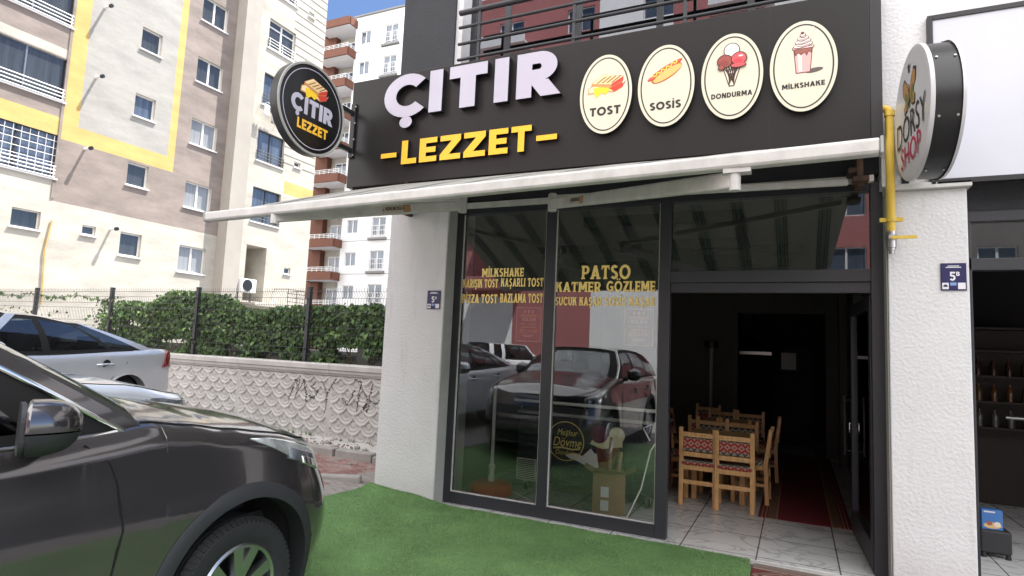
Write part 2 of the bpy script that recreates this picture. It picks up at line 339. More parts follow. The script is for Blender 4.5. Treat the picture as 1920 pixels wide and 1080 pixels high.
    if slab:
        e = .06
        for x0, x1, y, s in ser:
            P.append([(x0-e,y),(x1+e,y),(x1+e,y+s*.12),(x0-e,y+s*.12)])
        if base in 'PRDB':
            for y, s in ((0,1),(1,-1)): P.append([(-e,y),(t*.7,y),(t*.7,y+s*.12),(-e,y+s*.12)])
        if base in 'ETL':
            for y, s in ((1,-1),(0,1)):
                if (base == 'T' and y == 0) or (base == 'L' and y == 1): continue
                P.append([(w-.11,y),(w,y),(w,y+s*.33),(w-.07,y+s*.33)])
            if base == 'T': P.append([(0,1),(.11,1),(.07,.67),(0,.67)])
    return w, P
def letters(body, w, h, depth, t=.22, slab=False, track=.12, mat=0, side=0, mb=None, ox=0, oy=0, oz=0):
    """one mesh of capitals, lower-left at ox,oy, total width w"""
    mb = mb or MB(); x = 0; items = []
    for ch in body:
        gw, P = glyph(ch, t, slab); items.append((x, P)); x += gw+track
    tot = x-track; sx = w/tot; k = 0
    for x0, P in items:
        for p in P:
            e = oz+depth+(k % 23)*.00004; k += 1
            mb.prism([(ox+(x0+a)*sx, oy+b*h) for a, b in p], oz, e, mat, side)
    return mb

# ------------------------------------------------------------------ flat pictures (printed artwork)
FLAT = {}
def flatmat(c):
    if c not in FLAT: FLAT[c] = pm('print_ink_%d' % len(FLAT), c, .4)
    return FLAT[c]
def picture(name, layers, parent, loc, rot=(0,0,0), scale=1, lift=.0012):
    """layers: (colour, polygon) stacked in thin films"""
    cols = []; mb = MB()
    for i, (c, pts) in enumerate(layers):
        if c not in cols: cols.append(c)
        z = i*lift*.35
        mb.prism([(x*scale, y*scale) for x, y in pts], z, z+lift, cols.index(c))
    return mb.build(name, [flatmat(c) for c in cols], parent, loc, rot)
def ell(cx, cy, rx, ry, n=24, a0=0, a1=360, rot=0):
    k, s = math.cos(rot), math.sin(rot); o = []
    for i in range(n+(0 if a1-a0 == 360 else 1)):
        a = math.radians(a0+(a1-a0)*i/n); x, y = rx*math.cos(a), ry*math.sin(a); o.append((cx+x*k-y*s, cy+x*s+y*k))
    return o
def stroke(pts, w):
    L, R = [], []
    for i, p in enumerate(pts):
        a = Vector(pts[max(i-1,0)]); b = Vector(pts[min(i+1,len(pts)-1)]); d = (b-a).normalized(); n = Vector((-d.y, d.x))*w/2
        L.append((p[0]+n.x, p[1]+n.y)); R.append((p[0]-n.x, p[1]-n.y))
    return L+R[::-1]
def toast():
    G, B, O, Y, RD, DK = (.85,.62,.30), (.62,.30,.10), (.93,.78,.50), (.95,.62,.03), (.60,.05,.03), (.25,.10,.04)
    L = [((.45,.18,.14), [(.30,-.22),(.62,-.05),(.66,.06),(.40,-.15)])]
    L += [(B, [(-.60,-.25),(-.58,-.05),(-.30,.10),(.55,.02),(.56,-.14),(.28,-.28),(-.05,-.22)]),
          (O, [(-.57,-.20),(-.54,-.06),(-.25,.06),(.50,-.02),(.26,-.22)]),
          (Y, [(-.42,-.06),(.10,-.02),(.40,-.04),(.30,-.20),(.14,-.17),(.02,-.32),(-.12,-.25),(-.32,-.40),(-.38,-.22)]),
          (RD, [(.10,-.12),(.54,.02),(.58,-.12),(.30,-.26)]),
          (B, [(-.48,.02),(-.46,.12),(-.10,.36),(.58,.22),(.56,.04),(.16,-.12)]),
          (RD, [(.18,-.10),(.56,.06),(.58,.20),(.20,.02)]),
          (O, [(-.45,.10),(-.10,.34),(.56,.21),(.18,.0)]),
          (G, [(-.38,.10),(-.08,.30),(.47,.20),(.16,.03)])]
    for k in range(4):
        x = -.30+k*.16; L.append((DK, [(x,.085-k*.012),(x+.05,.08-k*.012),(x+.34,.275-k*.01),(x+.29,.28-k*.01)]))
    return L
def hotdog():
    r = .5; L = []
    c, s = math.cos(r), math.sin(r)
    def rt(p): return [(x*c-y*s, x*s+y*c) for x, y in p]
    L.append(((.45,.12,.03), rt(ell(0,-.06,.60,.22)))); L.append(((.88,.46,.16), rt(ell(0,.04,.55,.17))))
    L.append(((.40,.04,.03), rt(ell(0,.08,.70,.115)))); L.append(((.66,.10,.06), rt(ell(0,.09,.67,.09))))
    L.append(((.90,.47,.15), rt(ell(.02,-.09,.56,.15))))
    wav = [(-.52+i*.04, .11+.045*math.sin(i*1.25)) for i in range(27)]
    L.append(((.98,.72,.06), rt(stroke(wav, .035))))
    return L
def icecream():
    K = (.05,.02,.015); L = [(K, [(-.36,0),(.36,0),(.10,-.86),(-.10,-.86)]), ((.86,.78,.60), [(-.31,-.03),(.31,-.03),(.075,-.82),(-.075,-.82)])]
    for k in range(-3, 4):
        a = k*.105
        L.append((K, stroke([(a-.10 if a-.10 > -.3 else -.3, -.05), (min(.09, max(-.02, a*.35+.10)), -.80+abs(k)*.09)], .035)))
        L.append((K, stroke([(a+.10 if a+.10 < .3 else .3, -.05), (max(-.09, min(.02, a*.35-.10)), -.80+abs(k)*.09)], .035)))
    L += [(K, ell(0,.60,.30,.30)), ((.93,.90,.90), ell(0,.60,.265,.265)),
          (K, ell(-.25,.18,.30,.28)), ((.32,.07,.05), ell(-.25,.18,.26,.24)), ((.25,.045,.035), ell(-.29,.10,.19,.12)),
          (K, ell(-.38,-.08,.13,.11)), ((.32,.07,.05), ell(-.38,-.06,.10,.085)),
          (K, ell(.27,.22,.30,.28)), ((.80,.09,.10), ell(.27,.22,.26,.24)), ((.62,.05,.06), ell(.23,.12,.17,.10)),
          (K, ell(.25,-.06,.30,.10)), ((.80,.09,.10), ell(.25,-.04,.26,.075)), ((.97,.6,.6), ell(.34,.32,.09,.04))]
    return L
def shake():
    K = (.10,.03,.03); PK = (.86,.40,.38); LP = (.93,.60,.56)
    L = [((.10,.08,.07), ell(.42,-.80,.34,.10,rot=.12)), (K, [(-.37,.22),(.37,.22),(.28,-.86),(-.28,-.86)]), (PK, [(-.34,.22),(.34,.22),(.25,-.83),(-.25,-.83)]),
         (LP, [(-.22,.1),(-.05,.1),(-.03,-.8),(-.17,-.8)]), (K, [(-.36,.20),(.36,.20),(.33,-.04),(.22,.05),(.14,-.14),(.05,.02),(-.08,-.08),(-.18,.03),(-.30,-.10)]),
         ((.30,.10,.07), [(-.33,.19),(.33,.19),(.31,.02),(.20,.09),(.13,-.08),(.05,.06),(-.08,-.03),(-.18,.07),(-.29,-.04)]),
         (K, [(-.42,.20),(.42,.20),(.42,.30),(-.42,.30)]), (LP, [(-.39,.22),(.39,.22),(.39,.28),(-.39,.28)]),
         ((.85,.62,.58), [(.22,.5),(.29,.5),(.43,1.12),(.36,1.12)])]
    for i, (w, y) in enumerate(((.38,.36),(.31,.50),(.22,.64),(.12,.77))):
        L += [(K, ell(0,y,w,.12,rot=.15)), ((.90,.84,.80), ell(0,y+.01,w-.03,.095,rot=.15)), ((.30,.12,.09), stroke([(-w*.7,y-.03),(0,y-.06),(w*.7,y+.02)], .035))]
    L.append((K, ell(-.02,.88,.07,.06)))
    return L

# ------------------------------------------------------------------ ground
def ss(a, b, x):
    t = max(0, min(1, (x-a)/(b-a))); return t*t*(3-2*t)
def gz(x, y):
    up = max(0, min(-3.2-x, 7.5))
    return up*(.09+(.022-.09)*ss(-.9, 1.5, y))-.02
def ground():
    xs = sorted(set([-400,-150,-60,-30]+[-20+i*.4 for i in range(56)]+[3,6,12,30,100,400])); ys = sorted(set([-400,-150,-60,-30]+[-16+i*.5 for i in range(40)]+[5,8,14,30,60,150,400]))
    mb = MB(); mb.grid([[(x, y, gz(x, y)) for x in xs] for y in ys])
    tag(mb.build('ground', M['asphalt'], smooth=60), kind='structure')
    # pavement strip between the shop and the garden wall, with its kerb
    nx = 60; X = [-13+i*(13-4.15)/nx for i in range(nx+1)]
    mb = MB(); Y = [-1.4+i*.15 for i in range(22)]
    mb.grid([[(x, y, gz(x, y)+.012+.012*noise.noise((x*3, y*3, 0))) for x in X] for y in Y], matf=lambda i, j: 1 if (4 < i < 17 and math.sin(X[j]*2.1)+1.5*noise.noise((X[j]*1.5, Y[i]*2, 4)) > .3) else 0)
    tag(mb.build('pavement', [M['paver'], M['redpaver']], smooth=60), kind='structure')
    mb = MB()
    for i in range(13):
        x0 = -4.32-i*.62-.6; x1 = x0+.595; z = gz((x0+x1)/2, 1.0); t = .015*math.sin(i*2.3)
        mb.box((x0, .92+t, z-.1), (x1, 1.08+t, z+.115+t*.5))
    tag(mb.build('kerb', M['concrete'], bevel=.014), kind='structure')
    mb = MB(); mb.grid([[(x, y, gz(x, y)+.07+.04*noise.noise((x*4, y*6, 1))) for x in X] for y in [1.08, 1.2, 1.35, 1.5, 1.65, 1.8]])
    tag(mb.build('dirt_strip', M['castwall'], smooth=50), kind='structure')
    # broken low kerb by the turf
    mb = MB()
    for i, (x, y, l, rz) in enumerate(((-4.55,-.18,.55,.5),(-4.85,-.5,.5,.7),(-5.2,-.78,.55,.45))):
        z = gz(x, y); mb.box((x-l/2, y-.06, z-.05), (x+l/2, y+.06, z+.06+.01*i), rz=rz)
    tag(mb.build('edging_kerb', M['concrete'], bevel=.02), kind='structure')
ground()
rub = [(-4.72,1.20,.085),(-4.95,1.35,.085),(-5.3,1.24,.06),(-5.55,1.4,.05),(-5.8,1.25,.045),(-5.15,1.55,.04),(-6.1,1.42,.05),(-4.6,1.5,.05),(-6.4,1.3,.04),(-5.0,.6,.035),(-5.6,.45,.03)]
desc = ['grey paving block lying at the pavement edge nearest the white pillar','brown broken brick lying beside the grey paving block','flat pale stone chip on the dirt under the garden wall',
 'small pale rubble piece farthest back on the dirt strip','small round stone on the dirt strip behind the dark car','tiny rubble stone right at the wall foot','grey rubble stone on the dirt near the headlight of the dark car',
 'pale shard of stone tucked behind the white pillar edge','small stone far left on the dirt strip','loose pebble on the pavers in front of the kerb','smallest pebble on the red pavers']
for i, (x, y, s) in enumerate(rub):
    mb = MB()
    if i < 2: mb.box((-s, -s*.6, 0), (s, s*.6, s*1.1), rz=.3+i)
    else: mb.prism(ell(0, 0, s, s*.7, 7), 0, s*.8)
    o = mb.build('paving_block' if i == 0 else 'broken_brick' if i == 1 else 'stone', M['concrete'] if i != 1 else M['card'], loc=(x, y, gz(x, y)+.07 if y > 1 else gz(x, y)+.01), rot=(.1*(i % 3), .08, i), bevel=.01)
    tag(o, desc[i], 'stone' if i > 1 else 'block', 'rubble under the garden wall')

# ------------------------------------------------------------------ garden wall with fish-scale relief
WY = 1.8
def garden_wall():
    t = thing('garden_wall', 'low cast concrete wall with fish scale relief and black graffiti', 'wall', (0, WY, 0))
    X0, X1, Z0, Z1 = -17.5, -4.5, -.1, 1.06; res = .0125
    nx, nz = int((X1-X0)/res), int((Z1-Z0)/res)
    xs = X0+np.arange(nx+1)*res; zs = Z0+np.arange(nz+1)*res
    XX, ZZ = np.meshgrid(xs, zs)
    pw, ph = .285, .148                       # scale spacing
    u = ((XX+6.45) % 1.95)                    # panel coordinate
    Hh = np.zeros_like(XX); best = np.full_like(XX, -1e9)
    for row in range(-1, 9):
        cz = 1.06-row*ph+.04
        off = (row % 2)*pw/2
        uu = u-.06
        cx = np.round((uu-off)/pw)*pw+off
        dx = uu-cx; dz = ZZ-cz
        r = np.sqrt(dx*dx+(dz*.98)**2)
        inside = (r < .158) & (dz < .03)
        ring = .011*np.clip(1-np.abs(r-.135)/.026, 0, 1)**.6+.010*np.clip(1-np.abs(r-.082)/.022, 0, 1)**.6+.011*np.clip(1-np.abs(r-.022)/.022, 0, 1)
        h = 0.006+.028*np.clip(r/.158, 0, 1)**1.5-.017*np.clip(1-np.abs(r-.112)/.012, 0, 1)-.015*np.clip(1-np.abs(r-.066)/.011, 0, 1)+.012*np.clip(1-np.abs(r-.02)/.02, 0, 1)
        upd = inside & (row > best)
        # lower rows lie beneath upper rows
        mask = inside & (best < -1e8)
        Hh = np.where(mask, h, Hh); best = np.where(mask, row, best)
    joint = (u < .05) | (u > 1.91)
    Hh = np.where(joint, .024, Hh); Hh = np.where((u < .006) | (u > 1.944), .004, Hh)
    Hh = np.where(ZZ < .10+.02*np.sin(XX*5), .016+.01*np.sin(XX*9), Hh)
    # graffiti: strokes on the relief
    G = []
    def stx(pts): G.append(pts)
    ox = -7.28
    stx([(ox,.62),(ox+.12,.95),(ox+.2,.78),(ox+.3,.96),(ox+.38,.6)]); stx([(ox+.2,.95),(ox+.14,.66)])
    stx([(ox+.52,.93),(ox+.44,.86),(ox+.58,.8),(ox+.52,.68),(ox+.42,.72)])
    stx([(ox+.66,.95),(ox+.78,.78)]); stx([(ox+.92,.99),(ox+.78,.78),(ox+.76,.5)])
    stx([(ox+1.08,.72),(ox+1.18,.64),(ox+1.3,.86)]); stx([(ox+1.3,1.02),(ox+1.42,.98),(ox+1.38,.8),(ox+1.36,.55)])
    stx([(ox+1.42,.95),(ox+1.55,.72),(ox+1.5,.6)]); stx([(ox+1.62,.98),(ox+1.58,.74),(ox+1.7,.68),(ox+1.82,.82),(ox+1.9,.98)])
    stx([(ox+1.48,.62),(ox+1.54,.56),(ox+1.58,.66)])
    dist = np.full_like(XX, 9.0)
    for pts in G:
        for (ax, az), (bx, bz) in zip(pts, pts[1:]):
            L2 = (bx-ax)**2+(bz-az)**2; tt = np.clip(((XX-ax)*(bx-ax)+(ZZ-az)*(bz-az))/L2, 0, 1)
            dist = np.minimum(dist, np.hypot(XX-ax-tt*(bx-ax), ZZ-az-tt*(bz-az)))
    rs = np.random.RandomState(3); spray = (dist+rs.normal(0, .006, dist.shape) < .0125)
    v = np.stack([XX.ravel(), -Hh.ravel(), ZZ.ravel()], 1)
    idx = np.arange((nx+1)*(nz+1)).reshape(nz+1, nx+1)
    f = np.stack([idx[:-1,:-1].ravel(), idx[:-1,1:].ravel(), idx[1:,1:].ravel(), idx[1:,:-1].ravel()], 1)
    me = bpy.data.meshes.new('relief_panel'); me.vertices.add(len(v)); me.vertices.foreach_set('co', v.ravel())
    me.loops.add(f.size); me.loops.foreach_set('vertex_index', f.ravel()); me.polygons.add(len(f))
    me.polygons.foreach_set('loop_start', np.arange(len(f))*4)
    me.polygons.foreach_set('material_index', spray[:-1,:-1].ravel().astype(int)); me.update(calc_edges=True); me.validate()
    me.polygons.foreach_set('use_smooth', [True]*len(f))
    me.materials.append(M['castwall']); me.materials.append(M['spray'])
    o = bpy.data.objects.new('relief_panel', me); COL.objects.link(o); o.parent = t
    mb = MB(); mb.box((X0, .004, -.2), (X1, .2, 1.06)); mb.build('wall_body', M['castwall'], t)
    mb = MB()
    prof = [(.205,1.06),(-.03,1.06),(-.035,1.075),(-.06,1.10),(-.062,1.135),(-.085,1.15),(-.088,1.215),(-.07,1.235),(.205,1.235)]
    for k in range(5):
        a, b = X0+(k and (-8.40-X0) % 1.95 or 0)+max(0, k-1)*1.95, None
    cuts = [X0]+[x for x in (-16.2,-14.25,-12.3,-10.35,-8.4,-6.45) ]+[X1]
    for a, b in zip(cuts, cuts[1:]):
        L = len(prof); vs = [(a+.003, y, z) for y, z in prof]+[(b-.003, y, z) for y, z in prof]
        mb.add(vs, [tuple(range(L)), tuple(range(2*L-1, L-1, -1))]+[(i, (i+1) % L, L+(i+1) % L, L+i) for i in range(L)])
    mb.build('coping', M['castwall'], t)
garden_wall()
def inner_wall():
    mb = MB(); mb.box((-18, 2.75, 0), (-4.6, 2.95, 1.34)); mb.box((-18, 2.71, 1.34), (-4.6, 2.99, 1.41))
    for x in (-12.2,-9.3,-6.6,-5.6): mb.box((x-.12, 2.68, 0), (x+.12, 3.02, 1.47))
    tag(mb.build('back_wall', M['concrete'], bevel=.01), 'low grey concrete wall showing under the vine behind the fence', 'wall')
inner_wall()

def fence():
    t = thing('mesh_fence', 'grey welded mesh fence with dark posts standing on the garden wall', 'fence', (0, WY+.09, 1.235))
    posts = [-17.4, -14.8, -12.2, -9.72, -7.10, -4.5]
    for x in posts:
        mb = MB(); mb.box((x-.032, -.032, 0), (x+.032, .032, 1.185)); mb.box((x-.036,-.036,1.185),(x+.036,.036,1.2)); mb.box((x-.07,-.06,.0),(x+.07,.06,.012))
        for z in (.2, .6, 1.0): mb.tube([(x, -.05, z), (x, -.03, z)], .012, 6)
        mb.build('post', M['postgrey'], t, bevel=.003)
    for a, b in zip(posts, posts[1:]):
        mb = MB(); n = int((b-a-.1)/.052)
        zz = [.04,.12,.17,.22,.45,.50,.55,.80,.85,.90,1.02,1.07,1.12,1.18]; yy = [0,0,.045,0,0,.045,0,0,.045,0,0,.045,0,0]
        for i in range(n+1):
            x = a+.05+i*(b-a-.1)/n
            mb.tube([(x, y, z) for y, z in zip(yy, zz)], .0034, 4, caps=False)
        for z in (.12,.22,.45,.55,.80,.90,1.02,1.12): mb.tube([(a+.03, -.004, z), (b-.03, -.004, z)], .0034, 4, caps=False)
        mb.build('wire_panel', M['wire'], t, recalc=False)
fence()

def vine():
    t = thing('climbing_vine', 'thick green climbing vine hedge covering the mesh fence', 'climbing plant', (0, WY+.31, 1.2))
    rnd = random.Random(5); mb = MB()
    leafs = []
    def top(x): return .86+.05*math.sin(x*1.7)+.06*noise.noise((x*1.1, 0, 0))+.20*ss(-8.7,-9.4,x)*(1-.5*ss(-10.5,-11.5,x))+.05*noise.noise((x*5, 3, 0))
    n = 0
    while n < 29000:
        x = rnd.uniform(-13.0, -4.5)
        if x < -12.1 and rnd.random() > (x+13.0)/.9*.8: continue
        z = rnd.uniform(-.02, top(x)+.06); y = rnd.gauss(0, .085)
        d = noise.noise((x*2.2, z*2.6, 7))+.55*noise.noise((x*6, z*6, 2))
        lim = -.42 if z > .3 else -.06+(.3-z)*.5
        if abs(x+5.55) < .2 and .08 < z < .36: continue
        if abs(x+8.95) < .22 and z < .25: continue
        if d < lim: continue
        leafs.append((x, y, z)); n += 1
    # loose trailing shoots on the left
    for k, (za, zb, dens) in enumerate(((1.13, 1.02, 150), (.62, .36, 170), (.80, .6, 50), (.3, .12, 60))):
        for i in range(dens):
            s = rnd.random(); x = -12.2-4.6*s
            leafs.append((x+rnd.gauss(0,.03), rnd.gauss(-.04,.05), zb+(za-zb)*s+.04*math.sin(x*4+k)+rnd.gauss(0,.022)))
    for i in range(70): leafs.append((-9.3+rnd.gauss(0,.12), rnd.gauss(0,.05), top(-9)+abs(rnd.gauss(0,.07)) ))
    for x, y, z in leafs:
        s = rnd.uniform(.024, .048)
        nrm = Vector((rnd.gauss(0,.55), -1+rnd.gauss(0,.5), rnd.gauss(.35,.45))).normalized()
        dn = Vector((rnd.gauss(0,.5), rnd.gauss(0,.25), -1)).normalized(); a = nrm.cross(dn).normalized(); b = nrm.cross(a)
        if b.z > 0: b = -b
        c = Vector((x, y, z)); o = len(mb.v)
        pts = [(0,-.55,0),(.55,-.25,.12),(.95,.1,.05),(.5,.55,.1),(0,1.25,-.12),(-.5,.55,.1),(-.95,.1,.05),(-.55,-.25,.12)]
        mb.v += [tuple(c+(a*p[0]+b*p[1]+nrm*p[2])*s) for p in pts]
        m = 1 if rnd.random() < .3 else 0
        mb.f += [[o,o+1,o+2,o+3,o+4],[o,o+4,o+5,o+6,o+7]]; mb.m += [m, m]
    mb.build('foliage', [M['leafa'], M['leafb']], t, recalc=False)
    mb = MB()
    for i in range(34):
        x = rnd.uniform(-12.4, -4.6); p = [Vector((x, rnd.gauss(0,.04), -.1))]
        for k in range(8): p.append(p[-1]+Vector((rnd.gauss(0,.06), rnd.gauss(0,.02), .12)))
        mb.tube(p, [.014-.0013*k for k in range(9)], 5)
    for za, zb, k in ((1.13,1.02,0),(.62,.36,1)):
        mb.tube([(-12.1-4.7*s/14, -.03, zb+(za-zb)*s/14+.04*math.sin((-12.2-4.6*s/14)*4+k)) for s in range(15)], .005, 5)
    mb.build('stem', M['stem'], t)
vine()

# ------------------------------------------------------------------ the shop building
PF = -.17                 # face of the pillars
def shop_building():
    t = thing('shop_building', 'white stucco apartment block with the snack shop on its ground floor', 'building')
    mb = MB(); mb.box((-4.04, PF, -.2), (-3.305, .42, 3.28)); mb.build('pillar', M['plaster'], t, bevel=.008)
    mb = MB(); mb.box((-3.302, -.155, -.05), (-3.294, 0, 3.2)); mb.build('pillar_reveal', M['reveal'], t)
    mb = MB(); mb.box((.632, PF, -.2), (1.137, .42, 2.925)); mb.build('pillar', M['plaster'], t, bevel=.008)
    mb = MB(); mb.box((.622, -.155, -.05), (.629, .3, 3.0)); mb.build('pillar_reveal', M['reveal'], t)
    mb = MB(); mb.box((.60, PF-.0, 2.97), (1.14, .42, 3.05)); mb.box((.60, PF+.006, 3.05), (9, .42, 7)); mb.build('upper_wall', M['plaster'], t)
    mb = MB(); mb.box((.62, PF-.05, 2.925), (1.16, .42, 2.97)); mb.build('ledge', M['whitemetal'], t, bevel=.004)
    mb = MB(); mb.box((1.137, .02, 2.76), (9, .42, 3.06)); mb.build('lintel', M['darkwall'], t)
    # dark upper storeys and window bay
    mb = MB(); mb.box((-4.04, PF, 3.28), (-3.36, .42, 7)); mb.build('upper_column', M['darkwall'], t)
    mb = MB(); mb.box((-3.359, PF+.03, 3.28), (-3.28, .42, 7)); mb.build('window_reveal', M['plaster'], t)
    mb = MB(); mb.box((-3.28, -.02, 3.12), (.60, .42, 3.95)); mb.build('lintel', M['darkwall'], t)
    f = MB()
    for x in (-3.28, -2.86, -2.05, -1.22, -.40, .42): f.box((x, .04, 3.95), (x+.06, .10, 7))
    f.box((-3.28, .04, 3.95), (.6, .10, 4.05)); f.box((-3.28, .045, 5.6), (.6, .095, 5.66))
    w = f.build('window', M['alu'], t)
    mb = MB(); mb.box((-3.27, .062, 4.0), (.59, .072, 7)); mb.build('pane', M['upglass'], w)
    # tall body (throws the street into shade)
    mb = MB(); mb.box((-4.04, PF+.01, 7), (12, 12, 21)); mb.box((-4.04, .42, 3.3), (-3.9, 12, 7)); mb.box((-3.9, 9.3, -.2), (12, 12, 7)); mb.box((8.9, .42, -.2), (12, 9.3, 7)); mb.build('wall', M['darkwall'], t)
    mb = MB(); mb.box((-4.04, .42, -.2), (-3.75, 9.3, 3.3)); mb.build('side_wall', M['plaster'], t)
    # interior
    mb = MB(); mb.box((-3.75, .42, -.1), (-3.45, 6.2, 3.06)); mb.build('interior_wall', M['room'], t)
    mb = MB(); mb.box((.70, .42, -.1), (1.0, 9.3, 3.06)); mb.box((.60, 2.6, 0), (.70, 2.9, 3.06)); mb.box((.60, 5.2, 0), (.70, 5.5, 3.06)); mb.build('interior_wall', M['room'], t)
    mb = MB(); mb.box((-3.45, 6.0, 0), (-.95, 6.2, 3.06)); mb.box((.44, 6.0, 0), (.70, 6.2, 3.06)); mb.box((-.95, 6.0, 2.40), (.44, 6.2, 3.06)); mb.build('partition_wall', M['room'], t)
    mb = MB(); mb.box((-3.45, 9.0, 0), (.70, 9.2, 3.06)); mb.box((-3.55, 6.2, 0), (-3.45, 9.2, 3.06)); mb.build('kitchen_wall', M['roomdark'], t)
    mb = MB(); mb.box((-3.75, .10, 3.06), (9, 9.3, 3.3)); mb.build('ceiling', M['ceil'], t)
    mb = MB()
    for cx, cy, s, z in ((-1.3, 1.5, .75, 2.94), (-2.6, 3.2, .8, 2.94), (-.6, 3.4, .6, 2.94)):
        for a, b in (((-1,-1),(1,-1)),((1,-1),(1,1)),((1,1),(-1,1)),((-1,1),(-1,-1))):
            x0, x1 = sorted((cx+a[0]*s, cx+b[0]*s)); y0, y1 = sorted((cy+a[1]*s, cy+b[1]*s))
            mb.box((x0-.06, y0-.06, z), (x1+.06, y1+.06, z+.115))
    mb.build('ceiling_frame', M['black'], t)
    # floor with marble-look tiles
    m = bpy.data.materials.new('marble_tile'); m.use_nodes = True; n = m.node_tree; b = n.nodes['Principled BSDF']
    tc = n.nodes.new('ShaderNodeTexCoord'); 
    nz = n.nodes.new('ShaderNodeTexNoise'); nz.inputs['Scale'].default_value = 2.3; nz.inputs['Detail'].default_value = 7; nz.inputs['Distortion'].default_value = 1.4
    n.links.new(tc.outputs['Object'], nz.inputs['Vector'])
    r = n.nodes.new('ShaderNodeValToRGB'); e = r.color_ramp.elements; e[0].position = .47; e[0].color = (.66,.66,.66,1); e[1].position = .53; e[1].color = (.66,.66,.66,1)
    x = e.new(.5); x.color = (.45,.45,.455,1)
    n.links.new(nz.outputs['Fac'], r.inputs[0])
    br = n.nodes.new('ShaderNodeTexBrick'); br.inputs['Scale'].default_value = 1; br.inputs['Brick Width'].default_value = .6; br.inputs['Row Height'].default_value = .6; br.inputs['Mortar Size'].default_value = .006
    br.offset = 0; br.inputs['Color1'].default_value = (1,1,1,1); br.inputs['Color2'].default_value = (.93,.93,.93,1); br.inputs['Mortar'].default_value = (.22,.22,.22,1)
    mp = n.nodes.new('ShaderNodeMapping'); mp.inputs['Location'].default_value = (.30, .02, 0); n.links.new(tc.outputs['Object'], mp.inputs[0]); n.links.new(mp.outputs[0], br.inputs['Vector'])
    mx = n.nodes.new('ShaderNodeMix'); mx.data_type = 'RGBA'; mx.blend_type = 'MULTIPLY'; mx.inputs[0].default_value = 1
    n.links.new(r.outputs[0], mx.inputs[6]); n.links.new(br.outputs['Color'], mx.inputs[7]); n.links.new(mx.outputs[2], b.inputs['Base Color']); b.inputs['Roughness'].default_value = .22
    M['tile'] = m
    mb = MB(); mb.box((-3.75, -.10, -.1), (9, 9.3, 0)); mb.build('floor', m, t)
    mb = MB(); mb.box((-3.30, -.16, -.1), (.63, -.10, -.004)); mb.build('threshold', M['whitemetal'], t)
shop_building()

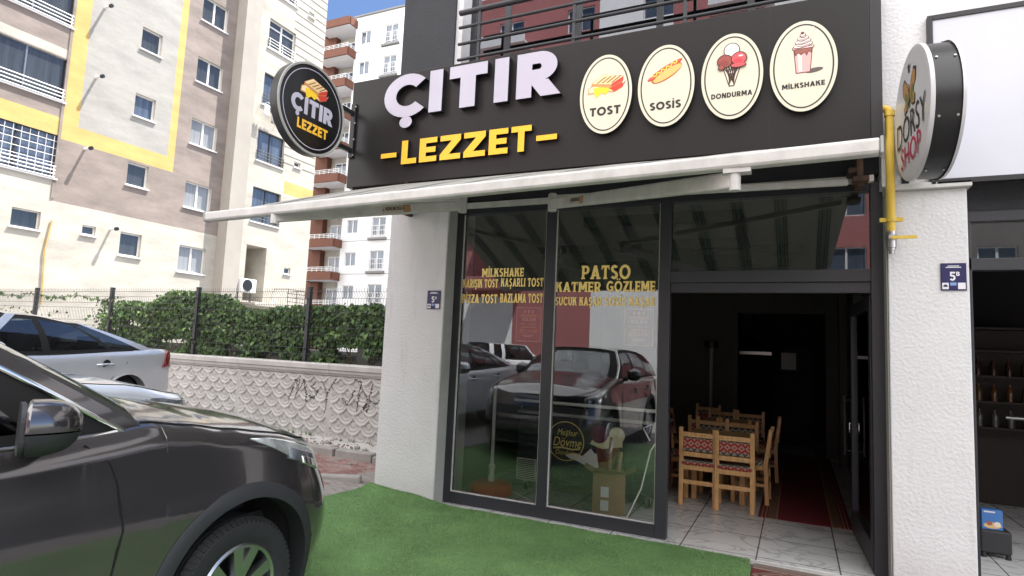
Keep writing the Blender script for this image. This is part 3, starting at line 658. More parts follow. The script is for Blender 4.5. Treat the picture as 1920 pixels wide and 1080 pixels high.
def storefront():
    t = thing('storefront', 'anthracite aluminium shop window and open doorway under the awning', 'shopfront')
    Z1 = 3.06
    mb = MB()
    mb.box((-3.305, 0, 0), (-3.215, .08, Z1)); mb.box((-3.215, 0, 0), (-1.135, .08, .115)); mb.box((-2.26, -.004, .115), (-2.155, .084, Z1)); mb.box((-1.135, -.004, 0), (-1.033, .084, Z1))
    mb.box((.535, 0, 0), (.632, .08, Z1)); mb.box((-1.033, 0, 2.25), (.535, .08, 2.352)); mb.box((-3.215, 0, 2.99), (-2.26, .08, Z1)); mb.box((-2.155, 0, 2.99), (-1.135, .08, Z1)); mb.box((-1.033, 0, 2.99), (.535, .08, Z1))
    mb.box((-1.033, .02, 2.16), (.535, .07, 2.25), 0)
    mb.build('frame', M['alu'], t, bevel=.004)
    mb = MB()
    for a, b in ((-3.215, -2.26), (-2.155, -1.135)):
        for x in (a, b-.008): mb.box((x, .012, .115), (x+.008, .03, 2.99))
        mb.box((a+.008, .012, .115), (b-.008, .03, .123))
    mb.build('gasket', M['whitemetal'], t)
    panes = []
    for a, b, z0 in ((-3.215, -2.26, .115), (-2.155, -1.135, .115), (-1.033, .535, 2.352)):
        mb = MB(); mb.box((a, .036, z0), (b, .044, 2.99)); panes.append(mb.build('pane' if z0 < 1 else 'transom_pane', M['glass'], t))
    # gold lettering on the panes
    rows = [('MİLKSHAKE', -2.98, -2.505, 2.325, .088, 0), ('KARIŞIK TOST', -3.205, -2.79, 2.214, .086, 0), ('KAŞARLI TOST', -2.755, -2.285, 2.222, .086, 0),
            ('PİZZA TOST', -3.205, -2.79, 2.050, .092, 0), ('BAZLAMA TOST', -2.755, -2.285, 2.058, .092, 0),
            ('PATSO', -1.885, -1.41, 2.292, .132, 1), ('KATMER', -2.15, -1.69, 2.168, .098, 1), ('GÖZLEME', -1.635, -1.175, 2.172, .098, 1),
            ('SUCUK KAŞAR', -2.15, -1.68, 2.036, .082, 1), ('SOSİS KAŞAR', -1.645, -1.172, 2.038, .082, 1)]
    for body, x0, x1, z, h, k in rows:
        mb = letters(body, x1-x0, h, .0012, t=.245, slab=True, track=.15)
        mb.build('lettering', M['gold'], panes[k], loc=(x0, .034, z), rot=FRONT)
    # posters taped inside the glass
    # door leaf, opened inwards
    d = thing('door', None, None); d.parent = t; d.location = (.525, .06, 0); d.rotation_euler = (0, 0, math.radians(-87.5)); del_keys(d)
    mb = MB(); Wd = 1.24
    mb.box((-Wd, 0, .015), (-Wd+.095, .06, 2.15)); mb.box((-.095, 0, .015), (0, .06, 2.15)); mb.box((-Wd+.095, 0, .015), (-.095, .06, .22)); mb.box((-Wd+.095, 0, 2.05), (-.095, .06, 2.15))
    mb.build('door_frame', M['alu'], d, bevel=.004)
    mb = MB(); mb.box((-Wd+.09, .026, .21), (-.09, .034, 2.06)); mb.build('door_pane', M['glass'], d)
    mb = MB()
    for y in (-.055, .115):
        mb.tube([(-Wd+.045, y, .72), (-Wd+.045, y, 1.28)], .014, 10)
    for z in (.76, 1.24): mb.tube([(-Wd+.045, -.055, z), (-Wd+.045, .115, z)], .009, 8)
    mb.build('handle', M['black'], d)
    mb = MB(); mb.lathe([(0,-.012),(.012,-.012),(.012,0),(0,0)], 12, (-Wd+.045, -.002, 1.02), 'y')
    mb.box((-Wd+.042, -.016, .95), (-Wd+.048, -.012, 1.02)); mb.tube([(-Wd+.045+.012*math.cos(a*PI/5), -.014, .945+.012*math.sin(a*PI/5)) for a in range(11)], .002, 5)
    mb.build('key', M['chrome'], d)
def del_keys(o):
    for k in ('label', 'category'):
        if k in o: del o[k]
storefront()

# ------------------------------------------------------------------ fascia sign
def fascia():
    t = thing('fascia_sign', 'long black shop fascia with white and yellow raised letters and four oval plaques', 'shop sign', (0, -.30, 0))
    mb = MB(); mb.box((-4.59, 0, 3.31), (.52, .07, 4.54)); mb.build('panel', M['signpanel'], t, bevel=.004)
    for x in (-4.02, -1.93, -.2):
        mb = MB(); mb.box((x, -.0012, 3.315), (x+.003, 0, 4.535)); mb.build('seam', M['black'], t)
    mb = MB(); mb.box((-4.56, .072, 3.28), (.56, .13, 4.5)); mb.box((.522, .004, 3.33), (.60, .12, 4.52)); mb.build('backing_frame', M['black'], t)
    sp = [('Ç', -4.075, -3.555, .22), ('I', -3.505, -3.345, None), ('T', -3.262, -2.82, .22), ('I', -2.735, -2.580, None), ('R', -2.49, -2.035, .22)]
    for ch, x0, x1, _ in sp:
        w = x1-x0; mb = MB()
        tt = {'Ç': .27, 'I': .25, 'T': .30, 'R': .28}[ch]
        mb = letters(ch, w, .455, .065, t=tt, mat=0, side=1)
        if ch == 'Ç':
            mb2 = MB()
        o = mb.build('letter', [M['letterwhite'], M['blackside']], t, loc=(x0, -.002, 4.022), rot=FRONT)
        mb = MB(); mb.prism([(0,0),(.01,0),(.01,.01),(0,.01)], 0, .001, 0)
    x = -3.83; xs = [(-3.828,-3.635),(-3.600,-3.385),(-3.345,-3.100),(-3.062,-2.815),(-2.775,-2.565),(-2.530,-2.315)]
    for ch, (a, b) in zip('LEZZET', xs):
        mb = letters(ch, b-a, .258, .045, t=.235, mat=0, side=1); mb.build('letter', [M['letteryellow'], M['blackside']], t, loc=(a, -.002, 3.497), rot=FRONT)
    for a, b in ((-4.098, -3.893), (-2.262, -2.050)):
        mb = MB(); mb.prism([(0,0),(b-a,0),(b-a,.052),(0,.052)], 0, .045, 0, 1); mb.build('dash', [M['letteryellow'], M['blackside']], t, loc=(a, -.002, 3.585), rot=FRONT)
    defs = [('TOST', -1.585, .246, .375, toast, .285, .085, .29, .080, 'oval cream plaque with toasted sandwich picture reading TOST'),
            ('SOSİS', -1.040, .246, .372, hotdog, .245, .125, .27, .070, 'oval cream plaque with hot dog picture reading SOSİS'),
            ('DONDURMA', -.492, .246, .374, icecream, .215, .095, .325, .045, 'oval cream plaque with ice cream cone picture reading DONDURMA'),
            ('MİLKSHAKE', .050, .246, .378, shake, .19, .105, .31, .042, 'oval cream plaque with pink milkshake cup picture reading MİLKSHAKE')]
    for i, (body, cx, rx, rz, art, sc, ay, tw, th, lab) in enumerate(defs):
        p = MB(); p.prism(ell(0,0,rx,rz,64), 0, .05, 0, 1); p = p.build('plaque', [M['cream'], M['blackside']], t, loc=(cx, -.004, 3.955), rot=FRONT); p['label'] = lab
        mb = MB(); a, b = ell(0,0,rx*.90,rz*.93,64), ell(0,0,rx*.855,rz*.90,64); n = 64
        mb.add([(x,y,.0512) for x,y in a]+[(x,y,.0512) for x,y in b], [(k,(k+1)%n,n+(k+1)%n,n+k) for k in range(n)]); mb.build('ring', M['ink'], p, recalc=False)
        picture('picture', art(), p, (0, ay, .0505), scale=sc)
        letters(body, tw, th, .0012, t=.25, track=.13).build('lettering', M['ink'], p, loc=(-tw/2, (-.20, -.215, -.185, -.18)[i], .0505))
fascia()

def blade_sign():
    t = thing('round_hanging_sign', 'round black double sided sign with sandwich picture on bracket left of the fascia', 'shop sign', (-4.50, -.985, 3.945), FACE_E)
    # local: x -> +Y (towards the shop), y -> up, z -> +X
    mb = MB(); mb.lathe([(0,-.11),(.46,-.11),(.472,-.10),(.472,-.012),(.455,0),(0,0)], 64, mats=[0,0,0,0,0]); mb.build('sign_body', M['blackside'], t, smooth=40)
    mb = MB(); mb.lathe([(.448,.0),(.450,.008),(.470,.008),(.474,-.004)], 64); mb.build('rim', M['reveal'], t, smooth=40)
    mb = MB(); mb.lathe([(.402,.0012),(.402,.0028),(.410,.0028),(.410,.0012)], 64); mb.build('ring', M['letterwhite'], t)
    p = picture('picture', toast(), t, (.0, .205, .001), scale=.315)
    letters('ÇITIR', .585, .175, .002, t=.27, track=.09).build('lettering', M['letterwhite'], t, loc=(-.295, -.085, .001))
    letters('LEZZET', .43, .105, .002, t=.24, track=.10).build('lettering', M['letteryellow'], t, loc=(-.20, -.25, .001))
    mb = MB()
    mb.box((.655, -.30, -.075), (.675, .33, -.015)); mb.box((.44, .19, -.07), (.655, .24, -.03)); mb.box((.41, -.24, -.07), (.655, -.19, -.03))
    mb.build('bracket', M['black'], t, bevel=.003)
    mb = MB()
    for y in (-.27, -.09, .10, .29): mb.lathe([(0,0),(.011,0),(.011,.009),(0,.011)], 10, (.665, y, -.015))
    mb.build('bolt', M['chrome'], t)
blade_sign()

def neighbour_signs():
    t = thing('white_signboard', 'blank white signboard with black frame above the neighbouring shop', 'shop sign', (0, PF-.02, 0))
    mb = MB(); mb.box((.945, -.02, 2.99), (4.4, .02, 4.235)); mb.build('panel', pm('white_sign_film', (.56,.57,.63), .5, var=.05, vs=1), t)
    mb = MB(); mb.box((.91, -.03, 2.95), (.945, .024, 4.275)); mb.box((.945, -.03, 4.235), (4.45, .024, 4.275)); mb.box((.945, -.03, 2.95), (4.45, .024, 2.99)); mb.build('frame', M['black'], t, bevel=.003)
    t = thing('round_projecting_sign', 'round white sign with black sides jutting out beside the yellow gas pipe', 'shop sign', (.725, -.70, 3.335), (PI/2, 0, -PI/2+math.radians(5)))
    # local: x -> -Y (to the street), y -> up, z -> -X
    mb = MB(); mb.lathe([(0,-.175),(.43,-.175),(.45,-.17),(.45,-.015),(.43,-.012),(0,-.012)], 64); mb.build('sign_body', M['blackside'], t, smooth=40)
    mb = MB(); mb.lathe([(0,.0),(.2,.006),(.40,0),(.43,.006),(.458,.004),(.462,-.02)], 64); mb.lathe([(.462,-.165),(.458,-.185),(.43,-.188),(0,-.182)], 64)
    mb.build('face', pm('white_sign_acrylic', (.52,.52,.54), .22, spec=.6), t, smooth=40)
    mb = MB()
    for a in (.5, 1.2, 2.0, 2.8, -.4, -1.3):
        for z in (-.045,-.145): mb.tube([(.448*math.cos(a), .448*math.sin(a), z), (.458*math.cos(a), .458*math.sin(a), z)], .008, 8)
    mb.build('rivet', M['steel'], t)
    text('lettering', 'DORSY', M['ink'], t, w=.72, h=.19, loc=(-.0, -.065, .009))
    text('lettering', 'SHOP', pm('print_crimson', (.42,.01,.06), .4), t, w=.50, h=.155, loc=(-.02, -.25, .009))
    w1 = [(0,0),(.05,.12),(.14,.20),(.20,.17),(.19,.07),(.12,.0),(.17,-.05),(.15,-.12),(.07,-.10),(0,-.02)]
    L = []
    for s in (-1, 1): L += [((.03,.02,.015), [(x*s,y) for x,y in w1]), ((.34,.17,.045), [(x*s*.86+.008*s,y*.86+.004) for x,y in w1]), ((.10,.13,.03), [(x*s*.5+.03*s,y*.45-.02) for x,y in w1])]
    L.append(((.02,.015,.015), ell(0,.0,.014,.11)))
    L.append(((.02,.02,.02), [(-.03,.27),(.03,.27),(.012,.20),(-.012,.20)]))
    picture('picture', L, t, (-.02, .14, .006), lift=.001, scale=.85)
    mb = MB(); mb.box((-.52, -.06, -.12), (-.44, .06, -.06)); mb.build('bracket', M['black'], t); mb = MB(); mb.box((-.545, -.40, -.10), (-.521, .3, -.05)); mb.build('bracket_bar', M['black'], t)
neighbour_signs()

# ------------------------------------------------------------------ awning
def awning():
    t = thing('awning', 'grey and green striped folding arm awning with white front bar over the shop window', 'awning')
    A0, A1 = Vector((-3.985, -2.47, 2.470)), Vector((.315, -2.655, 2.505))     # front bar ends
    R0, R1 = Vector((-3.85, -.20, 3.325)), Vector((.50, -.20, 3.325))
    m = bpy.data.materials.new('striped_canvas'); m.use_nodes = True; n = m.node_tree; b = n.nodes['Principled BSDF']; b.inputs['Roughness'].default_value = .95
    uv = n.nodes.new('ShaderNodeTexCoord'); sep = n.nodes.new('ShaderNodeSeparateXYZ'); n.links.new(uv.outputs['Object'], sep.inputs[0])
    mo = n.nodes.new('ShaderNodeMath'); mo.operation = 'MULTIPLY'; mo.inputs[1].default_value = 1/.40; n.links.new(sep.outputs[0], mo.inputs[0])
    fr = n.nodes.new('ShaderNodeMath'); fr.operation = 'FRACT'; n.links.new(mo.outputs[0], fr.inputs[0])
    r = n.nodes.new('ShaderNodeValToRGB'); r.color_ramp.interpolation = 'CONSTANT'; e = r.color_ramp.elements
    lt, dk, md = (.42,.41,.38,1), (.05,.065,.065,1), (.26,.30,.29,1)
    e[0].position = 0; e[0].color = lt; e[1].position = .50; e[1].color = dk
    for p, c in ((.535,lt),(.56,dk),(.595,md),(.68,dk),(.715,lt),(.745,dk),(.78,lt)): x = e.new(p); x.color = c
    n.links.new(fr.outputs[0], r.inputs[0])
    tr = n.nodes.new('ShaderNodeBsdfTranslucent'); n.links.new(r.outputs[0], b.inputs['Base Color']); n.links.new(r.outputs[0], tr.inputs[0])
    mx = n.nodes.new('ShaderNodeMixShader'); mx.inputs[0].default_value = .35; n.links.new(b.outputs[0], mx.inputs[1]); n.links.new(tr.outputs[0], mx.inputs[2]); n.links.new(mx.outputs[0], n.nodes['Material Output'].inputs[0])
    mb = MB(); rows = []
    for i in range(21):
        v = i/20; row = []
        for j in range(61):
            u = j/60; p = (R0.lerp(R1, u)).lerp(A0.lerp(A1, u)+Vector((0, .03, .02)), v)
            p = p+Vector((0, 0, +.022*math.sin(PI*v)+.008*math.sin(u*23+v*2)*v))
            row.append(p)
        rows.append(row)
    mb.grid(rows); o = mb.build('canvas', m, t, smooth=60, recalc=False)
    so_ = o.modifiers.new('thickness', 'SOLIDIFY'); so_.thickness = .002
    # front bar with drip profile
    d = (A1-A0).normalized()
    mb = MB(); prof = [(-.030,-.034),(.022,-.034),(.030,-.020),(.030,.026),(.016,.038),(-.018,.038),(-.034,.022),(-.036,-.02)]
    nrm = Vector((d.y, -d.x, 0)).normalized()
    L = len(prof); vs = [A0+nrm*a*1+Vector((0,0,z)) for a, z in prof]+[A1+nrm*a+Vector((0,0,z)) for a, z in prof]
    mb.add(vs, [tuple(range(L)), tuple(range(2*L-1,L-1,-1))]+[(i,(i+1)%L,L+(i+1)%L,L+i) for i in range(L)]); mb.build('front_bar', M['whitemetal'], t, bevel=.006)
    mb = MB()
    for P, s in ((A0,-1),(A1,1)): mb.box(P+Vector((-.012 if s < 0 else 0, -.036, -.036)), P+Vector((0 if s < 0 else .012, .036, .04)))
    mb.build('end_cap', M['reveal'], t, bevel=.01)
    mb = MB(); mb.tube([R0-Vector((.06,0,0)), R1+Vector((.06,0,0))], .045, 16); mb.build('roller', M['steel'], t, smooth=50)
    mb = MB(); mb.box((-3.86, -.16, 3.02), (.55, -.11, 3.075)); mb.build('torsion_bar', M['whitemetal'], t, bevel=.004)
    mb = MB()
    for x in (-3.8, .42):
        mb = MB(); mb.box((x, -.30, 2.96), (x+.045, -.09, 3.31)); mb.box((x-.03, -.36, 2.98), (x+.08, -.22, 3.02)); mb.build('bracket', M['rust'], t, bevel=.005)
    mb = MB(); mb.box((.36, -.35, 3.05), (.418, -.10, 3.09)); mb.build('bracket', M['rust'], t, bevel=.005)
    arms = [(Vector((-3.75,-.30,2.99)), Vector((-2.536,-1.20,2.770)), Vector((-3.273,-2.50,2.432))), (Vector((.36,-.30,2.99)), Vector((-1.792,-1.04,2.775)), Vector((-.258,-2.62,2.417)))]
    for sh, el, ba in arms:
        a = thing('folding_arm', None, None); del_keys(a); a.parent = t
        def beam(name, p, q, w, h, mat):
            d = (q-p); L = d.length; x = d.normalized(); y = Vector((0,0,1)).cross(x).normalized(); z = x.cross(y)
            mb = MB(); mb.box((0,-w/2,-h/2),(L,w/2,h/2)); o = mb.build(name, mat, a, bevel=.012)
            Mx = Matrix(((x.x,y.x,z.x,p.x),(x.y,y.y,z.y,p.y),(x.z,y.z,z.z,p.z),(0,0,0,1))); o.matrix_local = Mx; return Mx, L
        o2, _ = beam('upper_arm', sh, el+Vector((0,0,.045)), .04, .055, M['whitemetal'])
        o1, L = beam('forearm', el, ba, .05, .082, M['whitemetal'])
        mb = MB(); mb.lathe([(0,-.06),(.034,-.06),(.036,-.05),(.036,.075),(.03,.085),(0,.085)], 16, el); mb.build('joint', M['whitemetal'], a, smooth=40)
        mb = MB(); mb.lathe([(0,-.05),(.026,-.05),(.026,.03),(0,.03)], 14, ba)
        mb.box(ba+Vector((-.05,-.03,.03)), ba+Vector((.07,.03,.075))); mb.build('bar_clamp', M['whitemetal'], a, smooth=40)
        # maker's sticker
        flip = (ba-el).x < 0
        k = (L*.40 if flip else L*.235); rot = (PI/2, 0, PI) if flip else (PI/2, 0, 0); y = .0258 if flip else -.0258
        mb = MB(); s_ = -1 if flip else 1
        st = MB(); st.box((-.13,-.029,0),(.115,.029,.0006)); st = st.build('sticker', flatmat((.50,.44,.36)), a); mw = o1 @ Matrix.Translation((k, y, 0)) @ Matrix.Rotation(PI if flip else 0, 4, 'Z') @ Matrix.Rotation(PI/2, 4, 'X')
        st.matrix_local = mw
        q = picture('sticker_mark', [((.45,.12,.05), [(0,-.012),(.016,-.014),(.014,.014),(.006,.004)])], a, (0,0,0), lift=.0005); q.matrix_local = mw @ Matrix.Translation((-.126, 0, .0008))
        q = letters('KEKLİKOĞLU'.replace('Ğ','G'), .155, .026, .0006, t=.24, track=.1).build('sticker_text', M['ink'], a); q.matrix_local = mw @ Matrix.Translation((-.10, -.008, .0008))
        q = picture('sticker_block', [((.33,.15,.06), [(.0,-.027),(.06,-.027),(.06,.027),(0,.027)])]+[((.55,.34,.18), [(.006,z),(.054,z),(.054,z+.004),(.006,z+.004)]) for z in (-.018,-.008,.002,.012)], a, (0,0,0), lift=.0005); q.matrix_local = mw @ Matrix.Translation((.053, 0, .0008))
awning()

# ------------------------------------------------------------------ window guard rail above the sign
def guard():
    t = thing('window_guard_rail', 'black metal guard rail in front of the upper floor window', 'railing', (0, -.22, 0))
    mb = MB()
    for z, r in ((5.15,.030),(4.985,.017),(4.80,.017),(4.625,.017)): mb.tube([(-3.27,0,z),(.58,0,z)], r, 8)
    mb.build('rail', M['postgrey'], t, smooth=50)
    for x in (-3.04,-1.98,-.92,.14):
        mb = MB(); mb.box((x,-.012,4.45),(x+.03,.02,5.15))
        for z in (4.985,4.80,4.625): mb.tube([(x+.015,-.02,z),(x+.015,-.012,z)], .008, 6)
        mb.build('post', M['postgrey'], t)
guard()

# ------------------------------------------------------------------ gas pipe
def gas_pipe():
    t = thing('gas_pipe', 'yellow gas pipe with valve running down beside the white pillar', 'pipe', (.648, -.245, 0))
    mb = MB(); mb.tube([(0,0,2.60),(0,0,3.53),(-.01,0,3.555),(-.04,0,3.568),(-.085,.0,3.56),(-.115,.0,3.53),(-.125,.0,3.46)], .030, 14); mb.lathe([(.03,0),(.037,0),(.037,.045),(.03,.045)], 14, (0,0,3.50)); mb.build('pipe', M['yellowpipe'], t, smooth=50)
    mb = MB(); mb.tube([(0,0,2.455),(0,0,2.475),(0,0,2.476),(0,0,2.60)], [.026,.026,.034,.034], 14); mb.lathe([(0,0),(.042,0),(.042,.03),(0,.03)], 6, (0,0,2.54)); mb.tube([(0,0,2.43),(0,0,2.455)], .018, 10)
    v = mb.build('valve', M['steel'], t, smooth=40)
    mb = MB(); mb.box((.0,-.045,2.535),(.16,-.038,2.56)); mb.tube([(0,-.05,2.547),(0,0,2.547)], .012, 8); mb.build('lever', M['yellowpipe'], v, bevel=.003)
    mb = MB(); mb.lathe([(.031,-.015),(.038,-.015),(.038,.015),(.031,.015)], 14, (0,0,2.69)); mb.box((-.075,-.012,2.675),(-.03,.012,2.705)); mb.box((.03,-.012,2.675),(.075,.012,2.705)); mb.build('clamp', M['yellowpipe'], t)
gas_pipe()

# ------------------------------------------------------------------ house number plates
def number_plate(body, sup, x0, x1, z0, z1, label):
    w, h = x1-x0, z1-z0
    t = thing('house_number_plate', label, 'number plate', (x0, PF-.004, z0), FRONT, 'blue house number plates')
    blue = flatmat((.012,.012,.085)); white = flatmat((.74,.74,.78)); lb = flatmat((.20,.33,.62))
    mb = MB(); mb.box((0,0,0),(w,h,.006)); mb.build('plate', blue, t, bevel=.002)
    mb = MB()
    for i, (a, b, z) in enumerate(((.28,.72,.88),(.2,.8,.83))): mb.box((w*a, h*z, .006), (w*b, h*(z+.028), .0066))
    mb.box((w*.05,h*.05,.006),(w*.30,h*.28,.0066)); mb.box((w*.66,h*.05,.006),(w*.95,h*.28,.0066)); mb.build('white_field', white, t)
    mb = MB(); mb.box((w*.36,h*.18,.006),(w*.6,h*.29,.0066)); mb.build('light_blue_field', lb, t)
    mb = MB(); mb.prism(ell(w*.175,h*.13,w*.09,h*.09,12,0,180), .0068, .0074); mb.build('emblem', blue, t)
    letters(body, w*.23, h*.32, .001, t=.2).build('number', white, t, loc=(w*.34, h*.36, .006))
    letters(sup, w*.14, h*.15, .001, t=.22).build('number_suffix', white, t, loc=(w*.60, h*.53, .006))
number_plate('5', 'A', -3.505, -3.345, 1.965, 2.160, 'small blue house number plate 5A on the pillar left of the shop window')
number_plate('5', 'B', .962, 1.118, 2.160, 2.362, 'blue house number plate 5B on the white pillar right of the doorway')

# ------------------------------------------------------------------ artificial turf and rugs
def turf():
    t = thing('artificial_turf', 'bright green artificial turf laid in front of the shop window', 'turf carpet')
    rnd = random.Random(2)
    edge = [(-4.10,-.15),(-4.20,-.55),(-4.13,-.82),(-4.25,-1.4),(-4.3,-2.4),(-4.3,-5.2),(-.30,-5.2),(-.345,-.60),(-.315,-.165)]
    def inside_x(y):
        return (-4.085-.03*ss(-.2,-.8,y)-.25*ss(-.9,-1.6,y)+.008*math.sin(y*7), -.325+.012*math.sin(y*9))
    ny, nx = 44, 44; rows = []
    for i in range(ny+1):
        y = -.168-(i/ny)**1.3*5.0; x0, x1 = inside_x(y); row = []
        for j in range(nx+1):
            x = x0+(x1-x0)*j/nx; z = .022+max(0, gz(x, y)+.02)+.012*noise.noise((x*1.6, y*1.6, 0))+.009*noise.noise((x*4, y*7, 3))
            if y > -.35: z += .03*ss(-.35, -.2, y)*ss(-3.0,-3.6,x)
            row.append((x, y, z))
        rows.append(row)
    m = pm('turf_backing', (.13,.245,.085), .95, var=.4, vs=1.8, bump=.7, bs=160, bdist=.01)
    mb = MB(); mb.grid(rows); mb.build('backing', m, t, smooth=60)
    mb = MB(); g = np.array(rows)
    for k in range(85000):
        fi = rnd.random()**1.1*ny*.62; fj = rnd.random()*nx; i, j = int(fi), int(fj); a, b = fi-i, fj-j
        p = Vector(g[i][j])*(1-a)*(1-b)+Vector(g[i+1][j])*a*(1-b)+Vector(g[i][j+1])*(1-a)*b+Vector(g[i+1][j+1])*a*b
        an = rnd.random()*2*PI; hgt = rnd.uniform(.006,.012); w = .0022; lx, ly = rnd.gauss(0,.006), rnd.gauss(0,.006)
        c, s = math.cos(an)*w, math.sin(an)*w
        o = len(mb.v); mb.v += [(p.x-c,p.y-s,p.z), (p.x+c,p.y+s,p.z), (p.x+lx,p.y+ly,p.z+hgt)]; mb.f.append([o,o+1,o+2]); mb.m.append(0 if rnd.random() < .6 else 1)
    pile = mb.build('pile', [pm('turf_blade', (.19,.36,.125), .6, var=.4, vs=1.5), pm('turf_blade_dark', (.12,.235,.08), .6)], t, recalc=False); pile['kind'] = 'stuff'
turf()
def stripes_rug(name, label, x0, x1, y0, y1, group=None):
    mb = MB(); R_, B_, G_ = (.15,.009,.014), (.03,.005,.008), (.30,.17,.09)
    w = x1-x0; cuts = [(0,.035,0),(.035,.05,2),(.05,.075,0),(.075,.09,2),(.09,.105,0),(.105,.20,1),(.20,.215,2),(.215,.785,0),(.785,.80,2),(.80,.895,1),(.895,.91,0),(.91,.925,2),(.925,.95,0),(.95,.965,2),(.965,1,0)]
    for a, b, m in cuts: mb.box((x0+a*w, y0, 0), (x0+b*w, y1, .010), m)
    pat = pm('rug_border', (.20,.10,.055), .95, var=.7, vs=60)
    tag(mb.build(name, [pm('rug_red', R_, .95, bump=.3, bs=200), pat, pm('rug_gold', G_, .95)], loc=(0,0,.003)), label, 'carpet')
stripes_rug('runner_carpet', 'long dark red runner carpet with patterned borders inside the shop', -.36, .485, 1.335, 6.0)
def kilim():
    L = [((.23,.19,.16), [(-.62,-.45),(.62,-.45),(.62,.12),(-.62,.12)])]
    L += [((.17,.05,.05), [(-.62,-.45),(.62,-.45),(.62,.02),(-.62,.02)]), ((.30,.25,.20), stroke([(-.62,-.02),(.62,-.02)],.03))]
    for cx in (-.40,0,.40):
        for s, c in ((.20,(.28,.22,.17)),(.165,(.13,.03,.035)),(.13,(.30,.24,.19)),(.09,(.20,.06,.06)),(.05,(.30,.24,.19))):
            L.append((c, [(cx-s*1.05,-.22),(cx,-.22-s),(cx+s*1.05,-.22),(cx,-.22+s)]))
    o = picture('kilim_rug', L, None, (.22, -.335, .002), (0,0,-.03), scale=.85, lift=.006)
    tag(o, 'faded red kilim rug with diamond pattern lying outside the doorway', 'rug')
kilim()

# ------------------------------------------------------------------ big buildings
def cells(mb, us, vs, holes, zone, put):
    us = sorted(set(us+[h[0] for h in holes]+[h[1] for h in holes])); vs = sorted(set(vs+[h[2] for h in holes]+[h[3] for h in holes]))
    for a, b in zip(us, us[1:]):
        if b-a < 1e-4: continue
        for c, d in zip(vs, vs[1:]):
            if d-c < 1e-4: continue
            u, v = (a+b)/2, (c+d)/2
            if any(h[0] < u < h[1] and h[2] < v < h[3] for h in holes): continue
            mb.add([put(a,c,0), put(b,c,0), put(b,d,0), put(a,d,0)], [(0,1,2,3)], zone(u, v))
def reveal(mb, h, depth, put, mat):
    a, b, c, d = h
    for p, q in (((a,c),(b,c)),((b,c),(b,d)),((b,d),(a,d)),((a,d),(a,c))):
        mb.add([put(*p,0), put(*q,0), put(*q,-depth), put(*p,-depth)], [(0,1,2,3)], mat)
def slab(mb, put, a, b, c, d, z0, z1, mat=0):
    P = [put(a,c,z0), put(b,c,z0), put(b,d,z0), put(a,d,z0), put(a,c,z1), put(b,c,z1), put(b,d,z1), put(a,d,z1)]
    mb.add(P, [(0,3,2,1),(4,5,6,7),(0,1,5,4),(1,2,6,5),(2,3,7,6),(3,0,4,7)], mat)
def window(parent, put, h, depth, nmull=1, pane='darkpane', fw=.06, sill=True, frame='pvc', transom=None):
    a, b, c, d = h; z0, z1 = -depth, -depth+.06
    mb = MB(); slab(mb,put,a,b,c,c+fw,z0,z1); slab(mb,put,a,b,d-fw,d,z0,z1); slab(mb,put,a,a+fw,c+fw,d-fw,z0,z1); slab(mb,put,b-fw,b,c+fw,d-fw,z0,z1)
    for k in range(nmull):
        x = a+(b-a)*(k+1)/(nmull+1); slab(mb,put,x-fw*.7,x+fw*.7,c+fw,d-fw,z0,z1+.01)
    if transom: slab(mb,put,a+fw,b-fw,transom-fw/2,transom+fw/2,z0,z1+.005)
    w = mb.build('window', M[frame], parent)
    mb = MB(); slab(mb,put,a+.01,b-.01,c+.01,d-.01,z0+.01,z0+.03); mb.build('pane', M[pane], w)
    if sill:
        mb = MB(); slab(mb,put,a-.06,b+.06,c-.06,c-.002,-depth+.02,.07); mb.build('sill', M['white2'], w)
    return w
def railing(parent, put, a, b, c, d, z, n=4, r=.018, mat='railwhite', verts=0):
    mb = MB()
    for k in range(n): y = c+(d-c)*k/(n-1); mb.tube([put(a,y,z), put(b,y,z)], r, 5)
    for x in (a+.05, (a+b)/2, b-.05): mb.tube([put(x,c,z), put(x,d,z)], r, 5)
    for k in range(verts): x = a+(b-a)*(k+1)/(verts+1); mb.tube([put(x,c,z), put(x,d,z)], r*.6, 4)
    for x in (a, b): mb.tube([put(x,d,z), put(x,d,0)], r, 5)
    return mb.build('railing', M[mat], parent, recalc=False)

